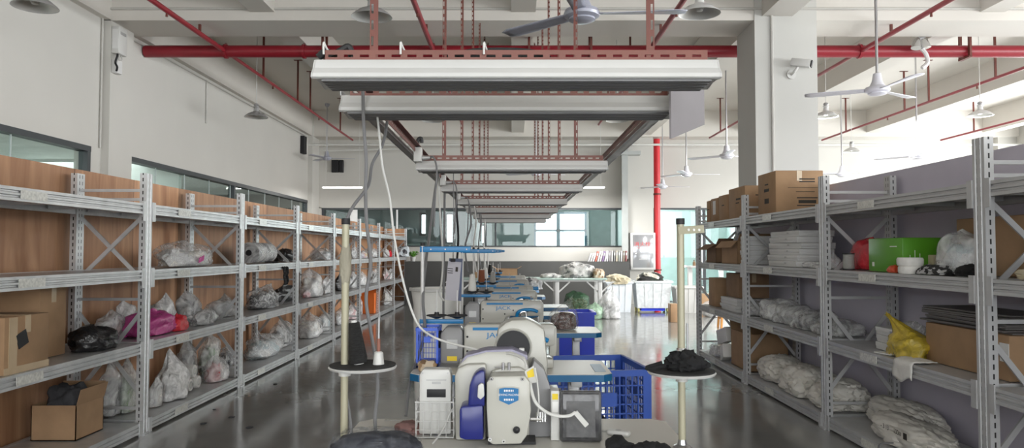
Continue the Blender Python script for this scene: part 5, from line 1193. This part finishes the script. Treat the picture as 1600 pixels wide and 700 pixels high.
# things in the bright far corner
def stool(label, x, y, rz=0):
    root = thing('wooden_stool', label, 'stool', (x, y, .001), rz)
    wd = M('orange_wood', (.60, .27, .06), .5) if 'orange_wood' not in bpy.data.materials else bpy.data.materials['orange_wood']
    MB().box((0, 0, .43), (.32, .26, .03), bev=.006).build('seat', wd, root)
    for sx in (-1, 1):
        for sy in (-1, 1): MB().bar((sx * .12, sy * .09, .415), (sx * .15, sy * .11, 0), .035, .035).build('leg', wd, root, 0)
        MB().bar((sx * .137, -.10, .18), (sx * .137, .10, .18), .02, .03).build('stretcher', wd, root, 0)
    MB().bar((-.13, 0, .30), (.13, 0, .30), .02, .03).build('stretcher', wd, root, 0)
stool('orange wooden stool standing left behind the far right rack', 3.95, 13.6)
stool('orange wooden stool standing right behind the far right rack', 4.25, 12.6, .3)
carton('cardboard_box', 'small cardboard box on the floor right of the castor tub', 3.12, 3.27, 14.6, 14.85, 0, .36, card, 0, None, 'x')
ws = thing('white_desk', 'white high table in the bright room behind the glass', 'table', (4.75, 18.2, 0))
MB().box((0, 0, 1.02), (.9, .6, .05), bev=.008).build('top', white_metal, ws)
for x in (-.38, .38): MB().box((x, 0, .5), (.10, .10, 1.0)).box((x, 0, .02), (.14, .5, .04)).build('leg', white_metal, ws, 0)
for k, (dx, h) in enumerate(((-.3, .14), (-.15, .24))):
    r = thing('bottle', ['short brown bottle on the white high table', 'taller brown bottle on the white high table'][k], 'bottle', (4.75 + dx, 18.1, 1.046)); MB().lathe([(0, 0), (.035, 0), (.035, h * .6), (.014, h * .75), (.014, h), (0, h)], n=14).build('body', card_d, r)
    MB().lathe([(.015, h * .92), (.016, h * 1.02), (0, h * 1.03)], n=12).build('cap', dark_m, r)
carton('cardboard_box', 'brown carton under the white high table', 4.4, 4.75, 17.2, 17.6, 0, .4, card, 0, None, 'x')
bag('clear_bag', 'clear bag of white cloth on the floor before the white high table', (4.35, 15.9, .001), (.6, .5, .35), clear, mix_white, 'bag', None, 23, .2)
tubbin('white_tub', 'white tub standing left of the white high table', 4.0, 17.0, .5, .6, .4, .5, .6, white_pl)
# plant at the end of the left rack
pt = thing('potted_plant', 'green leafy plant peeping out past the last left bay', 'plant', (-2.62, 19.6, 1.131))
MB().lathe([(0, 0), (.06, 0), (.075, .12), (.065, .12), (0, .11)], n=18).build('pot', white_pl, pt)
lf = MB()
for k in range(26):
    a = k * 2.4; r0 = .03; L = .13 + .06 * rng.random(); up = .06 + .10 * rng.random()
    d = Vector((math.cos(a), math.sin(a), 0)); s_ = Vector((-d.y, d.x, 0)) * .03
    p0 = Vector((0, 0, .11)) + d * r0; p1 = p0 + d * L * .5 + Vector((0, 0, up)); p2 = p0 + d * L + Vector((0, 0, up * .55))
    lf.quad([p0, p1 - s_, p2, p1 + s_])
lf.build('leaves', M('leaf', (.10, .28, .03), .5, 0, .25, 20), pt, 0)
# ---------------------------------------------------------------- on the walls
def wallbox():
    r = thing('router_box', 'white router box with cables on the left pilaster', 'router', (XL + .10, 9.80, 4.05))
    MB().box((.05, 0, .15), (.10, .22, .36), bev=.012).build('body', white_pl, r)
    MB().box((.05, -.111, .16), (.07, .003, .26)).build('cover', wb_m, r, 0)
    MB().box((.101, .0, .25), (.004, .14, .04)).build('vent', lamp_grey, r, 0)
    MB().box((.04, -.03, -.20), (.08, .13, .18), bev=.008).build('adapter', wb_m, r)
    MB().tube([(.06, -.06, -.03), (.08, -.11, -.08), (.06, -.11, -.16), (.09, -.12, -.22), (.07, -.1, -.27)], .014, 7).build('cable', dark_m, r)
    MB().tube([(.06, .02, -.03), (.09, 0, -.10), (.05, -.02, -.08), (.08, -.06, -.05), (.1, -.08, -.13)], .008, 6).build('white_cable', cord_w, r)
wallbox()
cam_ = thing('security_camera', 'white security camera on the front of the big column', 'camera', (3.72, 9.66, 3.78))
MB().cyl((-.05, -.0, -.06), (-.05, -.03, -.06), .06, n=18).build('mount', white_pl, cam_)
MB().tube([(-.05, -.03, -.06), (-.04, -.10, -.04), (0, -.12, .02)], .018, 8).build('arm', white_pl, cam_)
cr_ = Matrix.Rotation(R(-28), 3, 'Z') @ Matrix.Rotation(R(12), 3, 'Y')
MB().box((.03, -.14, .06), (.24, .11, .10), bev=.012, rot=cr_).build('housing', white_pl, cam_)
MB().box((.145, -.20, .034), (.012, .09, .085), rot=cr_).build('lens_window', dark_m, cam_, 0)
solo('wall_speaker', MB().box((XL + .05, 18.9, 4.12), (.1, .26, .45), bev=.01), dark_m, 'black speaker on the left wall near the back corner', 'speaker', None, 0)
for k, (x, w_) in enumerate(((-4.83, .20), (-4.66, .11))): solo('black_box', MB().box((x, YB - .05, 3.72), (w_ if k else .19, .1, .34), bev=.01), dark_m, ['wider black box high on the back wall, left one', 'narrow black box high on the back wall, right one'][k], 'speaker', None, 0)
sp_ = thing('flood_light', 'grey double lamp head hanging under the ceiling pipe, right of the column', 'lamp', (5.85, 10.5, 4.44))
for s in (-1, 1): MB().cyl((.04 * s, 0, .0), (.07 * s, -.02, -.14), .05, .07, 14).build('lamp_head', chrome, sp_)
MB().tube([(0, 0, -.12), (.08, 0, -.22), (.10, 0, -.34), (.02, 0, -.42)], .03, 8).build('hose', white_metal, sp_); MB().box((0, 0, .004), (.1, .1, .03)).build('base', steel, sp_, 0)
for k, (pxx, pyy, s_) in enumerate(((318, 662, .05), (362, 652, .05), (390, 668, .06), (335, 640, .03), (430, 600, .04))):
    q = WZ(pxx, pyy, .002); heap('floor_scrap', ['dark scrap on the floor, leftmost one below the left rack', 'pale scrap on the floor beside the leftmost dark one', 'largest scrap on the floor, nearest the camera', 'smallest scrap on the floor close to the left rack', 'farthest scrap on the floor beside the third upright'][k], q, (s_, s_ * 1.3, .008), cloth_dk, 'scrap', sub=2)

open_carton('open_cardboard_box', 'brown open carton on the left half of the long back table', -.35, .12, 16.2, 16.6, .816, .2, card, 'ew', 0, .1, 30)
carton('cardboard_box', 'flat brown carton left of the open one on the long back table', -.85, -.45, 16.2, 16.6, .816, .12, card, 0, None, 'x')
sc = bpy.context.scene
sc.view_settings.view_transform = 'Standard'; sc.view_settings.look = 'None'
sc.view_settings.gamma = 1; sc.view_settings.exposure = 0.27; sc.view_settings.use_curve_mapping = False
sc.cycles.max_bounces = 10; sc.cycles.diffuse_bounces = 5; sc.cycles.transparent_max_bounces = 24
sc.cycles.sample_clamp_indirect = 6; sc.cycles.use_denoising = True
sc.cycles.caustics_reflective = False; sc.cycles.caustics_refractive = False
